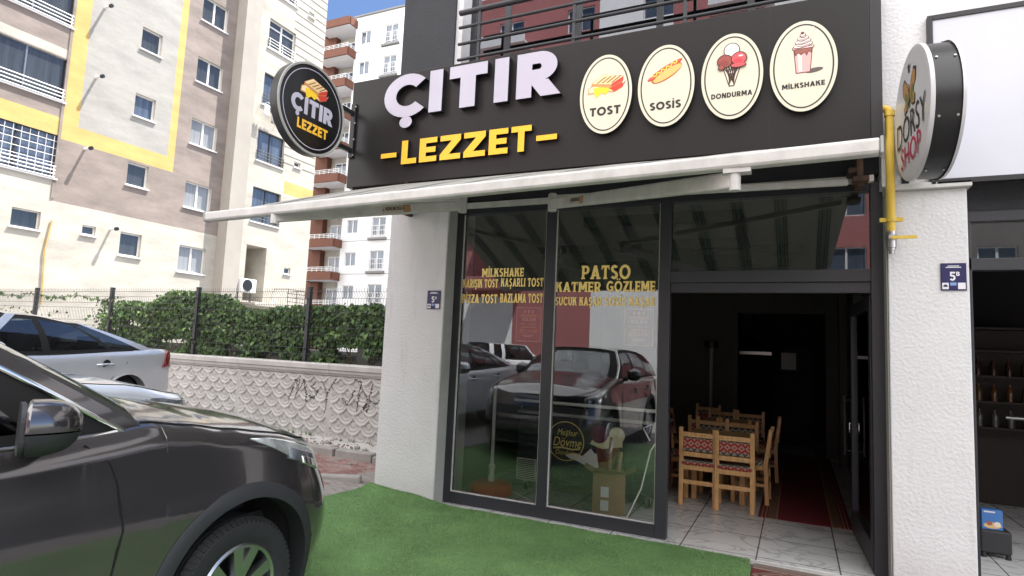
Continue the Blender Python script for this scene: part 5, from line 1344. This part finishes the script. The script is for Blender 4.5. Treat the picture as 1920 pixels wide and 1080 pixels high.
SUV = dict(W=.915, fo=.93, tail=-3.62, wb=2.62, rw=.35, ra=.445, sill=.27, rim=.222, clad=.062, hood=.105, cowl=-.54, rear=-3.5, boot=False, wr=.60, wsbow=.34, detail=True, pillar_trim=True, chrome=True, spin=.12,
    top=[(-3.7,1.17),(-1.5,1.155),(-1.0,1.16),(-.72,1.175),(-.50,1.195),(-.30,1.165),(-.08,1.125),(.2,1.08),(.5,1.015),(.75,.955),(.95,.915)],
    roof=[(-3.4,1.60),(-2.6,1.67),(-1.9,1.69),(-1.25,1.655)],
    green=[(-.52,-1.22,'p'),(-.62,-1.31,'b'),(-.90,-1.40,'g'),(-1.70,-1.80,'b'),(-1.80,-1.90,'g'),(-2.70,-2.62,'b'),(-2.78,-2.72,'g'),(-3.22,-3.10,'p'),(-3.58,-3.30,'p')],
    lines=[[(-.78,1.15),(-.69,1.07),(-.655,.98),(-.63,.80),(-.66,.60),(-.70,.46),(-.72,.3)], [(-1.78,1.15),(-1.78,.9),(-1.80,.5),(-1.82,.3)], [(-2.60,1.15),(-2.66,.95),(-2.5,.85),(-2.3,.75),(-2.15,.5),(-2.1,.3)], [(-.72,.30),(-1.8,.30),(-2.12,.30)]],
    lamps=[('headlight', [('s', .16-.1+.0)] if False else [('s', .02),('f', 2),('f', 6),('f', 10),('f', 15),('f', 20),('f', 26),('f', 33),('f', 40),('f', 46)], lambda k: 1.085-.29*k**.75+.06*max(0,k-.7), lambda k: 1.088-.15*k**1.15, M['lamp'], .006),
           ('headlight_bezel', [('f', 8),('f', 13),('f', 18),('f', 24),('f', 30),('f', 36)], lambda k: .955-.10*k, lambda k: 1.015-.085*k, M['carlampdark'], .009),
           ('headlight_projector', [('f', 16),('f', 20),('f', 24),('f', 28)], lambda k: .915-.04*k, lambda k: .955-.04*k, M['chrome'], .012),
           ('tail_light', [('r', a) for a in (2,10,18,26,34,42)], lambda k: .92, lambda k: 1.12, M['redlamp'], .006)],
    handles=[(-1.55,.96),(-2.45,.98)], mirror=(-1.04, 1.255),
    inserts=[('grille', M['plastic'], .68, .80, 48), ('bumper_insert', M['plastic'], .30, .44, 60)])
suv = make_car('parked_suv', 'dark bronze SUV parked close in the foreground facing the shop', 'car', SUV, M['suvpaint'], 'cars parked by the shop')
suv.location = (-3.395, -3.25, -.005)
SED = dict(W=.90, fo=.87, tail=-3.65, wb=2.64, rw=.31, ra=.375, sill=.24, rim=.20, clad=.012, hood=.06, cowl=-.55, rear=-3.05, boot=True, wr=.56, wsbow=.30, rwbow=.22, chrome=False, tailslope=.03,
    top=[(-3.7,1.00),(-3.2,1.025),(-2.9,1.005),(-1.5,.945),(-.55,.935),(.0,.90),(.5,.80),(.9,.70)],
    roof=[(-2.05,1.36),(-1.6,1.42),(-1.2,1.43),(-1.0,1.41)],
    green=[(-.55,-1.25,'p'),(-.70,-1.36,'g'),(-1.52,-1.52,'b'),(-1.62,-1.60,'g'),(-2.42,-1.98,'b'),(-2.50,-2.03,'g'),(-2.92,-2.14,'p'),(-3.12,-2.20,'p')],
    lines=[[(-.62,.92),(-.58,.7),(-.66,.4),(-.68,.26)], [(-1.57,.94),(-1.57,.26)], [(-2.60,.985),(-2.62,.85),(-2.40,.66),(-2.26,.4),(-2.24,.26)], [(-.68,.26),(-2.24,.26)]],
    lamps=[('headlight', [('f', a) for a in (4,10,16,22,28,34,40)], lambda k: .68-.06*k, lambda k: .80-.04*k, M['carlampdark'], .006),
           ('tail_light', [('r', 7),('r', 11),('r', 15),('r', 20),('r', 26),('r', 34),('r', 42)], lambda k: .775, lambda k: .79+.215*min(1,k/.4), M['redlamp'], .006)],
    handles=[(-1.38,.80),(-2.30,.83)], mirror=(-.82,1.0), crz=.72, crease=.006,
    inserts=[('grille', M['plastic'], .45, .58, 50), ('bumper_strip', M['plastic'], .50, .53, 5)])
sed = make_car('parked_sedan', 'silver sedan backed up to the garden wall showing one red tail light', 'car', SED, M['silver'], 'cars parked by the shop')
sed.location = (-8.24, -3.16, .335); sed.rotation_euler = (0, 0, math.radians(-166.6))
hat = make_car('parked_car', 'pale silver car seen only over the bonnet of the dark SUV', 'car', SED, M['whitepaint'], 'cars parked by the shop')
hat.location = (-5.92, -2.26, .24)
VAN = dict(SUV); VAN.update(top=[(-3.7,1.08),(-.62,1.06),(.2,.98),(.95,.82)], roof=[(-3.5,1.78),(-1.2,1.76)], wr=.72, rear=-3.5, clad=.03,
    green=[(-.55,-1.15,'p'),(-.7,-1.25,'g'),(-1.6,-1.65,'b'),(-1.7,-1.75,'g'),(-2.6,-2.6,'p'),(-2.8,-2.8,'g'),(-3.3,-3.25,'p'),(-3.6,-3.5,'p')], detail=False)
van = make_car('parked_van', 'white van across the street mirrored in the left shop pane', 'van', VAN, M['vanpaint'])
van.location = (-11.6, -21.5, 0); van.rotation_euler = (0, 0, math.radians(200))

# ------------------------------------------------------------------ inside the shop
def kilim_mat():
    m = bpy.data.materials.new('kilim_upholstery'); m.use_nodes = True; n = m.node_tree; b = n.nodes['Principled BSDF']; b.inputs['Roughness'].default_value = .95
    tc = n.nodes.new('ShaderNodeTexCoord'); sep = n.nodes.new('ShaderNodeSeparateXYZ'); n.links.new(tc.outputs['Object'], sep.inputs[0])
    def op(o, a, bb=None):
        q = n.nodes.new('ShaderNodeMath'); q.operation = o
        n.links.new(a, q.inputs[0]) if hasattr(a, 'links') else setattr(q.inputs[0], 'default_value', a)
        if bb is not None: n.links.new(bb, q.inputs[1]) if hasattr(bb, 'links') else setattr(q.inputs[1], 'default_value', bb)
        return q.outputs[0]
    zz = op('ADD', sep.outputs[2], sep.outputs[1])
    tri = op('PINGPONG', sep.outputs[0], .035); tz = op('PINGPONG', zz, .055); s = op('ADD', tri, tz)
    st = op('GREATER_THAN', op('PINGPONG', s, .024), .013)
    band = op('GREATER_THAN', op('PINGPONG', zz, .11), .05)
    m1 = n.nodes.new('ShaderNodeMix'); m1.data_type = 'RGBA'; n.links.new(st, m1.inputs[0]); m1.inputs[6].default_value = (.33,.02,.025,1); m1.inputs[7].default_value = (.42,.27,.2,1)
    m2 = n.nodes.new('ShaderNodeMix'); m2.data_type = 'RGBA'; n.links.new(st, m2.inputs[0]); m2.inputs[6].default_value = (.36,.33,.26,1); m2.inputs[7].default_value = (.06,.05,.05,1)
    m3 = n.nodes.new('ShaderNodeMix'); m3.data_type = 'RGBA'; n.links.new(band, m3.inputs[0]); n.links.new(m1.outputs[2], m3.inputs[6]); n.links.new(m2.outputs[2], m3.inputs[7])
    n.links.new(m3.outputs[2], b.inputs['Base Color']); return m
M['kilim'] = kilim_mat()
def make_chair():
    """faces +Y (its back is towards -Y); origin at the floor under the seat centre"""
    t = thing('wooden_chair', None, None)
    for x in (-.175, .175):
        mb = MB(); mb.add([(x-.024,-.20,0),(x+.024,-.20,0),(x+.024,-.155,0),(x-.024,-.155,0),(x-.024,-.185,.45),(x+.024,-.185,.45),(x+.024,-.14,.45),(x-.024,-.14,.45),(x-.022,-.235,.83),(x+.022,-.235,.83),(x+.022,-.195,.83),(x-.022,-.195,.83)],
            [(0,3,2,1),(8,9,10,11)]+[(i,(i+1)%4,4+(i+1)%4,4+i) for i in range(4)]+[(4+i,4+(i+1)%4,8+(i+1)%4,8+i) for i in range(4)]); mb.build('leg', M['wood'], t, bevel=.005)
        mb = MB(); mb.box((x-.023,.155,0),(x+.023,.20,.44)); mb.build('leg', M['wood'], t, bevel=.005)
        mb = MB(); mb.box((x-.012,-.16,.20),(x+.012,.16,.235)); mb.build('stretcher', M['wood'], t, bevel=.004)
    for z, y in ((.755,-.212),(.545,-.196)):
        mb = MB(); mb.box((-.155,y-.012,z-.025),(.155,y+.016,z+.025)); mb.build('back_rail', M['wood'], t, bevel=.004)
    mb = MB(); mb.box((-.155,-.19,.225),(.155,-.165,.27)); mb.build('stretcher', M['wood'], t, bevel=.004)
    mb = MB(); mb.box((-.155,-.185,.375),(.155,-.155,.425)); mb.box((-.155,.165,.375),(.155,.195,.425)); mb.box((-.19,-.15,.375),(-.16,.16,.425)); mb.box((.16,-.15,.375),(.19,.16,.425)); mb.build('seat_frame', M['wood'], t, bevel=.004)
    mb = MB(); mb.box((-.15,-.222,.580),(.15,-.178,.725)); mb.build('backrest', M['kilim'], t, bevel=.012)
    mb = MB(); mb.box((-.185,-.19,.425),(.185,.19,.475)); mb.build('seat', M['kilim'], t, bevel=.018)
    return t
chair0 = make_chair()
CH = [(-.965, 1.57, 0, 'kilim chair with its back to the doorway, nearest the shop window mullion'), (-.598, 1.55, .03, 'kilim chair with its back to the doorway, beside the red runner carpet'),
      (-.47, 2.05, 1.55, 'kilim chair seen from the side at the aisle end of the first table'), (-1.22, 2.0, -1.6, 'kilim chair at the window side of the first table, half behind the mullion'),
      (-.98, 2.52, PI, 'kilim chair facing the doorway behind the first table, left one'), (-.63, 2.5, PI-.05, 'kilim chair facing the doorway behind the first table, near the aisle'),
      (-1.10, 3.0, .03, 'kilim chair with its back to the first table group, left one'), (-.70, 3.02, -.04, 'kilim chair between the two tables, near the aisle'),
      (-1.45, 3.5, -1.55, 'kilim chair at the window side of the second table'), (-.42, 3.45, 1.6, 'kilim chair at the aisle end of the second table'),
      (-1.02, 4.05, PI, 'kilim chair behind the second table, left one'), (-.62, 4.0, PI, 'kilim chair behind the second table, near the aisle'),
      (-1.3, 4.7, PI, 'farthest kilim chair at the back of the dim dining room')]
for i, (x, y, rz, lab) in enumerate(CH):
    c = chair0 if i == 0 else copy_tree(chair0)
    c.location = (x, y, 0); c.rotation_euler = (0, 0, rz); tag(c, 'pine '+lab, 'chair', 'wooden chairs in the shop')
def table(x, y, lab):
    t = thing('wooden_table', lab, 'table', (x, y, 0), group='wooden tables in the shop')
    mb = MB(); mb.box((-.33,-.33,.68),(.33,.33,.715)); mb.build('tabletop', M['wood'], t, bevel=.006)
    mb = MB(); mb.box((-.28,-.28,.60),(.28,-.255,.68)); mb.box((-.28,.255,.60),(.28,.28,.68)); mb.box((-.28,-.255,.60),(-.255,.255,.68)); mb.box((.255,-.255,.60),(.28,.255,.68)); mb.build('apron', M['wood'], t)
    for sx in (-1,1):
        for sy in (-1,1): mb = MB(); mb.box((sx*.255-.03,sy*.255-.03,0),(sx*.255+.03,sy*.255+.03,.60)); mb.build('leg', M['wood'], t, bevel=.005)
table(-.80, 2.03, 'square pine table nearest the doorway, ringed by kilim chairs'); table(-.86, 3.55, 'square pine table farther back in the shop')

def cart():
    t = thing('ice_cream_cart', 'dark patterned ice cream cart behind the shop glass with golden Dövme Dondurma emblem', 'ice cream cart', (-2.10, .95, 0))
    m = bpy.data.materials.new('navy_scroll_print'); m.use_nodes = True; n = m.node_tree; b = n.nodes['Principled BSDF']; b.inputs['Roughness'].default_value = .35
    tc = n.nodes.new('ShaderNodeTexCoord'); v = n.nodes.new('ShaderNodeTexVoronoi'); v.feature = 'DISTANCE_TO_EDGE'; v.inputs['Scale'].default_value = 11
    nz = n.nodes.new('ShaderNodeTexNoise'); nz.inputs['Scale'].default_value = 7; ad = n.nodes.new('ShaderNodeMixRGB'); ad.inputs[0].default_value = .25
    n.links.new(tc.outputs['Object'], nz.inputs[0]); n.links.new(tc.outputs['Object'], ad.inputs[1]); n.links.new(nz.outputs['Color'], ad.inputs[2]); n.links.new(ad.outputs[0], v.inputs['Vector'])
    r = n.nodes.new('ShaderNodeValToRGB'); r.color_ramp.elements[0].position = .02; r.color_ramp.elements[0].color = (.055,.05,.065,1); r.color_ramp.elements[1].position = .05; r.color_ramp.elements[1].color = (.016,.014,.026,1)
    n.links.new(v.outputs['Distance'], r.inputs[0]); n.links.new(r.outputs[0], b.inputs['Base Color'])
    mb = MB(); mb.box((-.80,0,.12),(.82,.62,.86)); mb.build('body', m, t, bevel=.01)
    mb = MB(); mb.box((-.82,-.02,.86),(.84,.66,.90)); mb.build('worktop', M['steel'], t, bevel=.005)
    mb = MB(); mb.box((-.80,-.012,.12),(-.56,-.001,.36)); g = mb.build('condenser_grille', M['whitemetal'], t)
    mb = MB()
    for k in range(11): mb.box((-.785,-.018,.137+k*.02),(-.575,-.0125,.146+k*.02))
    mb.build('slat', M['black'], g)
    mb = MB(); mb.tube([(-.82,-.10,1.015),(.82,-.10,1.015)], .018, 10); mb.build('push_rail', M['whiteplastic'], t, smooth=50)
    for x in (-.78, .0, .78):
        mb = MB(); mb.tube([(x,-.10,1.015),(x,.02,.95),(x,.03,.88)], .011, 8); mb.build('rail_bracket', M['steel'], t)
    for x in (-.70, .70):
        for y in (.06, .54):
            c = MB(); c.box((x-.03,y-.03,.095),(x+.03,y+.03,.12)); c.box((x-.022,y-.025,.04),(x-.016,y+.025,.1)); c.box((x+.016,y-.025,.04),(x+.022,y+.025,.1)); c = c.build('castor', M['steel'], t)
            mb = MB(); mb.lathe([(0,-.013),(.042,-.013),(.045,0),(.042,.013),(0,.013)], 18, (x,y,.045), 'x'); mb.build('castor_wheel', M['rubber'], c)
    e = thing('emblem', None, None); del_keys(e); e.parent = t; e.location = (-.22,-.003,.60); e.rotation_euler = FRONT
    mb = MB(); a, c = ell(0,0,.215,.215,48), ell(0,0,.205,.205,48); nn = 48
    mb.add([(x,y,.001) for x,y in a]+[(x,y,.001) for x,y in c], [(k,(k+1)%nn,nn+(k+1)%nn,nn+k) for k in range(nn)]); mb.build('emblem_ring', M['gold'], e, recalc=False)
    for s_, w, y, mt, h in (('Meşhur', .24, .085, M['gold'], .085), ('Dövme', .33, -.01, M['gold'], .10), ('Dondurma', .27, -.125, M['gold'], .05)):
        text('emblem_text', s_, mt, e, w=w, h=h, loc=(.02, y, .0012), shear=.25)
    picture('emblem_swash', [((.80,.62,.25), stroke([(-.14,-.085),(-.03,-.072),(.08,-.085),(.17,-.07)], .018))], e, (0,0,.001))
    CR, WH, BN, PU = (.62,.58,.36), (.78,.77,.76), (.13,.045,.035), (.12,.012,.05)
    L = [(WH, [(-.12,-.05),(-.02,-.02),(.08,-.04),(.17,.05),(.22,.0),(.34,.02),(.38,.16),(.42,-.12),(.30,-.17),(.20,-.20),(.10,-.13),(.02,-.10),(-.07,-.08)]),
         ((.20,.075,.035), [(.22,.12),(.50,.12),(.34,-.34),(.30,-.34)]), (BN, [(.24,.06),(.48,.06),(.40,-.06),(.36,.0),(.30,-.08)]),
         (CR, [(.16,.10),(.30,.06),(.52,.10),(.52,.17),(.36,.20),(.20,.17)]), (PU, ell(.26,.21,.10,.095)), (CR, ell(.46,.22,.085,.085)), ((.78,.74,.55), ell(.47,.25,.05,.04))]
    picture('cone_picture', L, t, (-.10,-.002,.50), FRONT)
cart()
def interior_things():
    t = thing('umbrella_base', 'red round parasol base with white pole standing behind the left pane', 'parasol base', (-3.02, .55, 0))
    mb = MB(); mb.lathe([(0,.0),(.20,.0),(.232,.03),(.24,.07),(.225,.115),(.19,.14),(.06,.15),(.0,.15)], 40); mb.build('base', M['red'], t, smooth=50)
    mb = MB(); mb.lathe([(.0,.15),(.038,.15),(.036,.20),(.030,.21),(.030,.27),(.036,.28),(.034,.32),(.024,.33)], 18); mb.build('collar', M['whiteplastic'], t, smooth=40)
    mb = MB(); mb.tube([(0,0,.30),(0,0,1.15)], .019, 14); mb.build('pole', M['whiteplastic'], t, smooth=50)
    t = thing('cardboard_box', 'open brown cardboard box standing in front of the ice cream cart', 'box', (-1.72, .62, 0), (0,0,.25))
    mb = MB()
    mb.box((-.16,-.13,0),(.16,.13,.006)); mb.box((-.16,-.13,.006),(.16,-.124,.40)); mb.box((-.16,.124,.006),(.16,.13,.40)); mb.box((-.16,-.124,.006),(-.154,.124,.40)); mb.box((.154,-.124,.006),(.16,.124,.40)); mb.build('carton', M['card'], t)
    for a in ((-.16,-.13,.16,-.13,0,-.09),(.16,-.13,.16,.13,.10,0),(-.16,.13,-.16,-.13,-.09,0)):
        x0,y0,x1,y1,dx,dy = a; mb = MB(); mb.add([(x0,y0,.40),(x1,y1,.40),(x1+dx,y1+dy,.44),(x0+dx,y0+dy,.44),(x0,y0,.404),(x1,y1,.404),(x1+dx,y1+dy,.444),(x0+dx,y0+dy,.444)],[(0,1,2,3),(4,7,6,5),(0,4,5,1),(1,5,6,2),(2,6,7,3),(3,7,4,0)]); mb.build('flap', M['card'], t)
    for z in (.04,.17): mb = MB(); mb.box((-.08,-.1335,z),(.0,-.1305,z+.10)); mb.build('label', flatmat((.66,.66,.66)), t)
    for q in ('cardboard_scraps',):
        t2 = thing('rolled_paper', 'pale cardboard tubes sticking up from the open box', 'tube', (-1.70,.64,.01)); mb = MB(); mb.tube([(-.06,0,0),(-.02,.03,.72)], .02, 10); mb.build('tube', M['card'], t2); mb = MB(); mb.tube([(.03,.02,0),(.07,.05,.58)], .024, 10); mb.build('tube', M['card'], t2)
    mb = MB(); mb.tube([(-2.9,.8,.01),(-2.4,.42,.008),(-2.1,.40,.008),(-1.75,.35,.008),(-1.5,.5,.008),(-1.42,.72,.25),(-1.35,.8,.62),(-1.25,.86,.80),(-1.31,.8,.9),(-1.43,.8,.84),(-1.36,.8,.72)], .008, 8)
    tag(mb.build('power_cable', M['whiteplastic'], smooth=60), 'white cable looping up beside the ice cream cart', 'cable')
    t = thing('cooker_hood', 'steel cooker hood glinting in the dark kitchen', 'cooker hood', (-.74, 7.6, 1.68))
    mb = MB(); mb.add([(-.35,-.3,0),(.30,-.3,0),(.30,.3,0),(-.35,.3,0),(-.35,-.3,.06),(.30,-.3,.06),(.30,.3,.06),(-.35,.3,.06),(-.30,.0,.36),(-.05,.0,.36),(-.05,.3,.36),(-.30,.3,.36)],[(0,3,2,1),(0,1,5,4),(1,2,6,5),(2,3,7,6),(3,0,4,7),(4,5,9,8),(5,6,10,9),(6,7,11,10),(7,4,8,11),(8,9,10,11)]); mb.build('canopy', M['steel'], t)
    mb = MB(); mb.box((-.28,.05,.36),(-.07,.28,1.3)); mb.build('duct', M['roomdark'], t)
    t = thing('steel_oven', 'steel fronted oven in the dark kitchen beside the cooker hood', 'oven', (-.15, 7.6, 0))
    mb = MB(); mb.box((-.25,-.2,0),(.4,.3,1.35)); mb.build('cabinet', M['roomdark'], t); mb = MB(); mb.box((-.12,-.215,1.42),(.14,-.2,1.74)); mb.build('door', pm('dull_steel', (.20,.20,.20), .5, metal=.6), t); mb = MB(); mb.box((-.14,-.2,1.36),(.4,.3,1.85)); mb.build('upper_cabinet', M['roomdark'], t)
    t = thing('floor_lamp', 'slim pale column standing against the back partition of the shop', 'column', (-1.35, 5.6, 0))
    mb = MB(); mb.tube([(0,0,0),(0,0,1.75)], .03, 12); mb.build('column', M['reveal'], t); mb = MB(); mb.lathe([(0,1.75),(.11,1.76),(.11,1.86),(0,1.88)], 20); mb.build('head', M['black'], t)
    # posters on the inside of the glass
    for x0, lab in ((-2.575,'dark red menu poster in the left pane beside the mullion'), (-1.463,'dark red menu poster in the right pane by the doorway')):
        t = thing('poster', lab, 'poster', (x0, .052, 1.670), FRONT, 'posters on the shop glass')
        w, h = .275, .345; tx = flatmat((.55,.26,.10)); wt = flatmat((.62,.52,.47))
        mb = MB(); mb.box((0,0,-.001),(w,h,.0)); mb.build('sheet', flatmat((.20,.035,.035)), t)
        mb = MB(); e = .008; mb.box((0,0,0),(w,e,.0006)); mb.box((0,h-e,0),(w,h,.0006)); mb.box((0,e,0),(e,h-e,.0006)); mb.box((w-e,e,0),(w,h-e,.0006)); mb.build('border', wt, t)
        letters('KÜLAH!', .15, .033, .0006, t=.22).build('lettering', wt, t, loc=(.065,.205,0)); letters('BEDAVA!', .19, .042, .0006, t=.22).build('lettering', tx, t, loc=(.045,.085,0))
        mb = MB(); mb.box((.05,.245,0),(.225,.275,.0006)); mb.box((.06,.135,0),(.215,.152,.0006)); mb.build('print_band', tx, t)
        mb = MB()
        for a, b, z in ((.05,.11,.172),(.13,.22,.172),(.07,.2,.06),(.09,.18,.045)): mb.box((a,z,0),(b,z+.007,.0006))
        for k in range(3): mb.prism(ell(.095+k*.042,.30,.013,.017,12), 0, .0006)
        mb.build('print_line', wt, t)
interior_things()

# ------------------------------------------------------------------ neighbouring shop
def neighbour():
    t = thing('neighbour_shopfront', 'dark open doorway of the neighbouring shop at the right edge', 'shopfront', (0,0,0))
    mb = MB(); mb.box((1.137,.0,0),(1.19,.08,2.42)); mb.box((1.137,.0,2.33),(4.5,.08,2.42)); mb.box((1.137,.0,2.70),(4.5,.08,2.78)); mb.box((1.137,.0,2.42),(1.19,.08,2.70)); mb.box((4.5,.0,0),(4.6,.08,2.78)); mb.build('frame', M['alu'], t, bevel=.004)
    mb = MB(); mb.box((1.19,.036,2.42),(4.5,.044,2.70)); mb.build('pane', M['glass'], t)
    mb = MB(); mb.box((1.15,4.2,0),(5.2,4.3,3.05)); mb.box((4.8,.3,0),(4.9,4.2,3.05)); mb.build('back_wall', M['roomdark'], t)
    t = thing('bottle_shelf', 'dim wooden shelf unit with bottles inside the neighbouring shop', 'shelf', (2.15, 3.4, 0))
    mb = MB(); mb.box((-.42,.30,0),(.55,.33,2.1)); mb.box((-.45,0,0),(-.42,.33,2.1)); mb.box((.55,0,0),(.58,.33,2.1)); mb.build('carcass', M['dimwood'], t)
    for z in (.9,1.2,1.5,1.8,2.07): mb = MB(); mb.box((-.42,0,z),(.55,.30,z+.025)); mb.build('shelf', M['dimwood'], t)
    b0 = None; k = 0
    bm = [pm('bottle_clear', (.10,.10,.09), .15, spec=.8), pm('bottle_amber', (.11,.055,.02), .15, spec=.8), pm('bottle_dark', (.05,.022,.018), .15, spec=.8)]
    for r, z in enumerate((.925,1.225,1.525)):
        for i in range(6):
            mb = MB(); mb.lathe([(0,0),(.038,0),(.038,.13),(.014,.17),(.014,.20),(0,.20)], 12); o = mb.build('bottle', bm[r], loc=(1.82+i*.15, 3.5, z), smooth=40)
            tag(o, ['pale bottle on the lowest visible shelf of the dim unit','amber bottle on the middle shelf of the dim unit','red bottle on the upper shelf of the dim unit'][r], 'bottle', 'bottles on the '+['lower','middle','upper'][r]+' shelf')
    t = thing('picture_box', 'small blue printed box on a black crate inside the neighbouring doorway', 'box', (1.515, 1.16, .232), (0,0,.1))
    mb = MB(); mb.box((-.075,-.04,0),(.075,.04,.165)); mb.build('carton', flatmat((.05,.16,.42)), t)
    picture('printed_food', [((.62,.42,.2), ell(.0,.034,.066,.026,12)), ((.7,.62,.5), ell(.035,.046,.024,.022,10)), ((.30,.10,.05), ell(-.022,.05,.022,.018,10))], t, (0,-.041,0), FRONT)
    picture('printed_strip', [((.7,.65,.6), [(-.06,.14),(.02,.14),(.02,.152),(-.06,.152)])], t, (0,-.041,0), FRONT)
    t = thing('black_crate', 'black plastic crate under the blue box inside the neighbouring doorway', 'crate', (1.535, 1.19, 0))
    mb = MB(); mb.box((-.11,-.10,.04),(.11,.10,.23)); mb.build('bin', M['plastic'], t, bevel=.015)
    for x in (-.085,.085):
        for y in (-.075,.075): mb = MB(); mb.lathe([(0,0),(.024,0),(.018,.04),(0,.04)], 10, (x,y,0)); mb.build('foot', M['rubber'], t)
    t = thing('chrome_rail', 'thin chrome handrail bent over inside the neighbouring shop', 'rail', (2.1,2.6,0)); mb = MB(); mb.tube([(.22,0,0),(.22,0,.95),(.18,0,1.06),(.05,0,1.1),(-.1,0,1.1)], .02, 10); mb.build('tube', M['steel'], t, smooth=50); mb = MB(); mb.lathe([(0,0),(.05,0),(.04,.02),(0,.02)], 14, (.22,0,0)); mb.build('foot', M['steel'], t)
    for i, (x, z) in enumerate(((2.75,1.95),(2.98,1.95))):
        mb = MB(); mb.prism(ell(0,0,.085,.11,24), 0, .006); o = mb.build('round_sticker', M['white2'], loc=(x,4.19,z), rot=FRONT); tag(o, ['pale round emblem on the dark back wall of the neighbouring shop, left one','pale round emblem on the dark back wall of the neighbouring shop, right one'][i], 'sticker', 'round emblems on the dark wall')
neighbour()

# ------------------------------------------------------------------ small litter
def litter():
    rnd = random.Random(11)
    t = MB(); t.prism(ell(0,0,.016,.013,9), 0, .014); tag(t.build('pebble', M['whitemetal'], loc=(-3.36,-.21,.03), bevel=.004), 'tiny white pebble on the turf at the foot of the left pillar', 'pebble')
    mb = MB()
    for i in range(420):
        x, y = rnd.uniform(-8.5,-4.3), rnd.choice([rnd.uniform(1.1,1.78), rnd.gauss(1.3,.15), rnd.uniform(.2,.9)])
        s = rnd.uniform(.006,.022) if y > 1.08 else rnd.uniform(.004,.011); z = gz(x,y)+(.075 if y > 1.08 else .015)
        a = rnd.random()*6; pts = [(x+s*math.cos(a+k*2.1)*rnd.uniform(.6,1.2), y+s*math.sin(a+k*2.1)*rnd.uniform(.6,1.2)) for k in range(3)]
        mb.prism(pts, z-.02, z+s*rnd.uniform(.4,1), rnd.choice([0,0,1,2]))
    tag(mb.build('gravel', [M['concrete'], M['redpaver'], M['card']]), 'loose gravel and brick crumbs along the garden wall', 'gravel', kind='stuff')
    mb = MB()
    for i in range(60):
        x = rnd.uniform(-9,-4.6); z = gz(x,1.75)+.08; n = rnd.randint(3,6)
        if rnd.random() < .5: continue
        for k in range(n):
            a = rnd.random()*6.28; l = rnd.uniform(.03,.09); c, s = math.cos(a)*.006, math.sin(a)*.006
            mb.add([(x-c,1.72-s,z),(x+c,1.72+s,z),(x+math.cos(a+1.5)*l*.5,1.72+math.sin(a+1.5)*l*.4,z+l)],[(0,1,2)])
    tag(mb.build('weeds', M['leafb'], recalc=False), 'small weeds growing at the foot of the garden wall', 'weeds', kind='stuff')
litter()
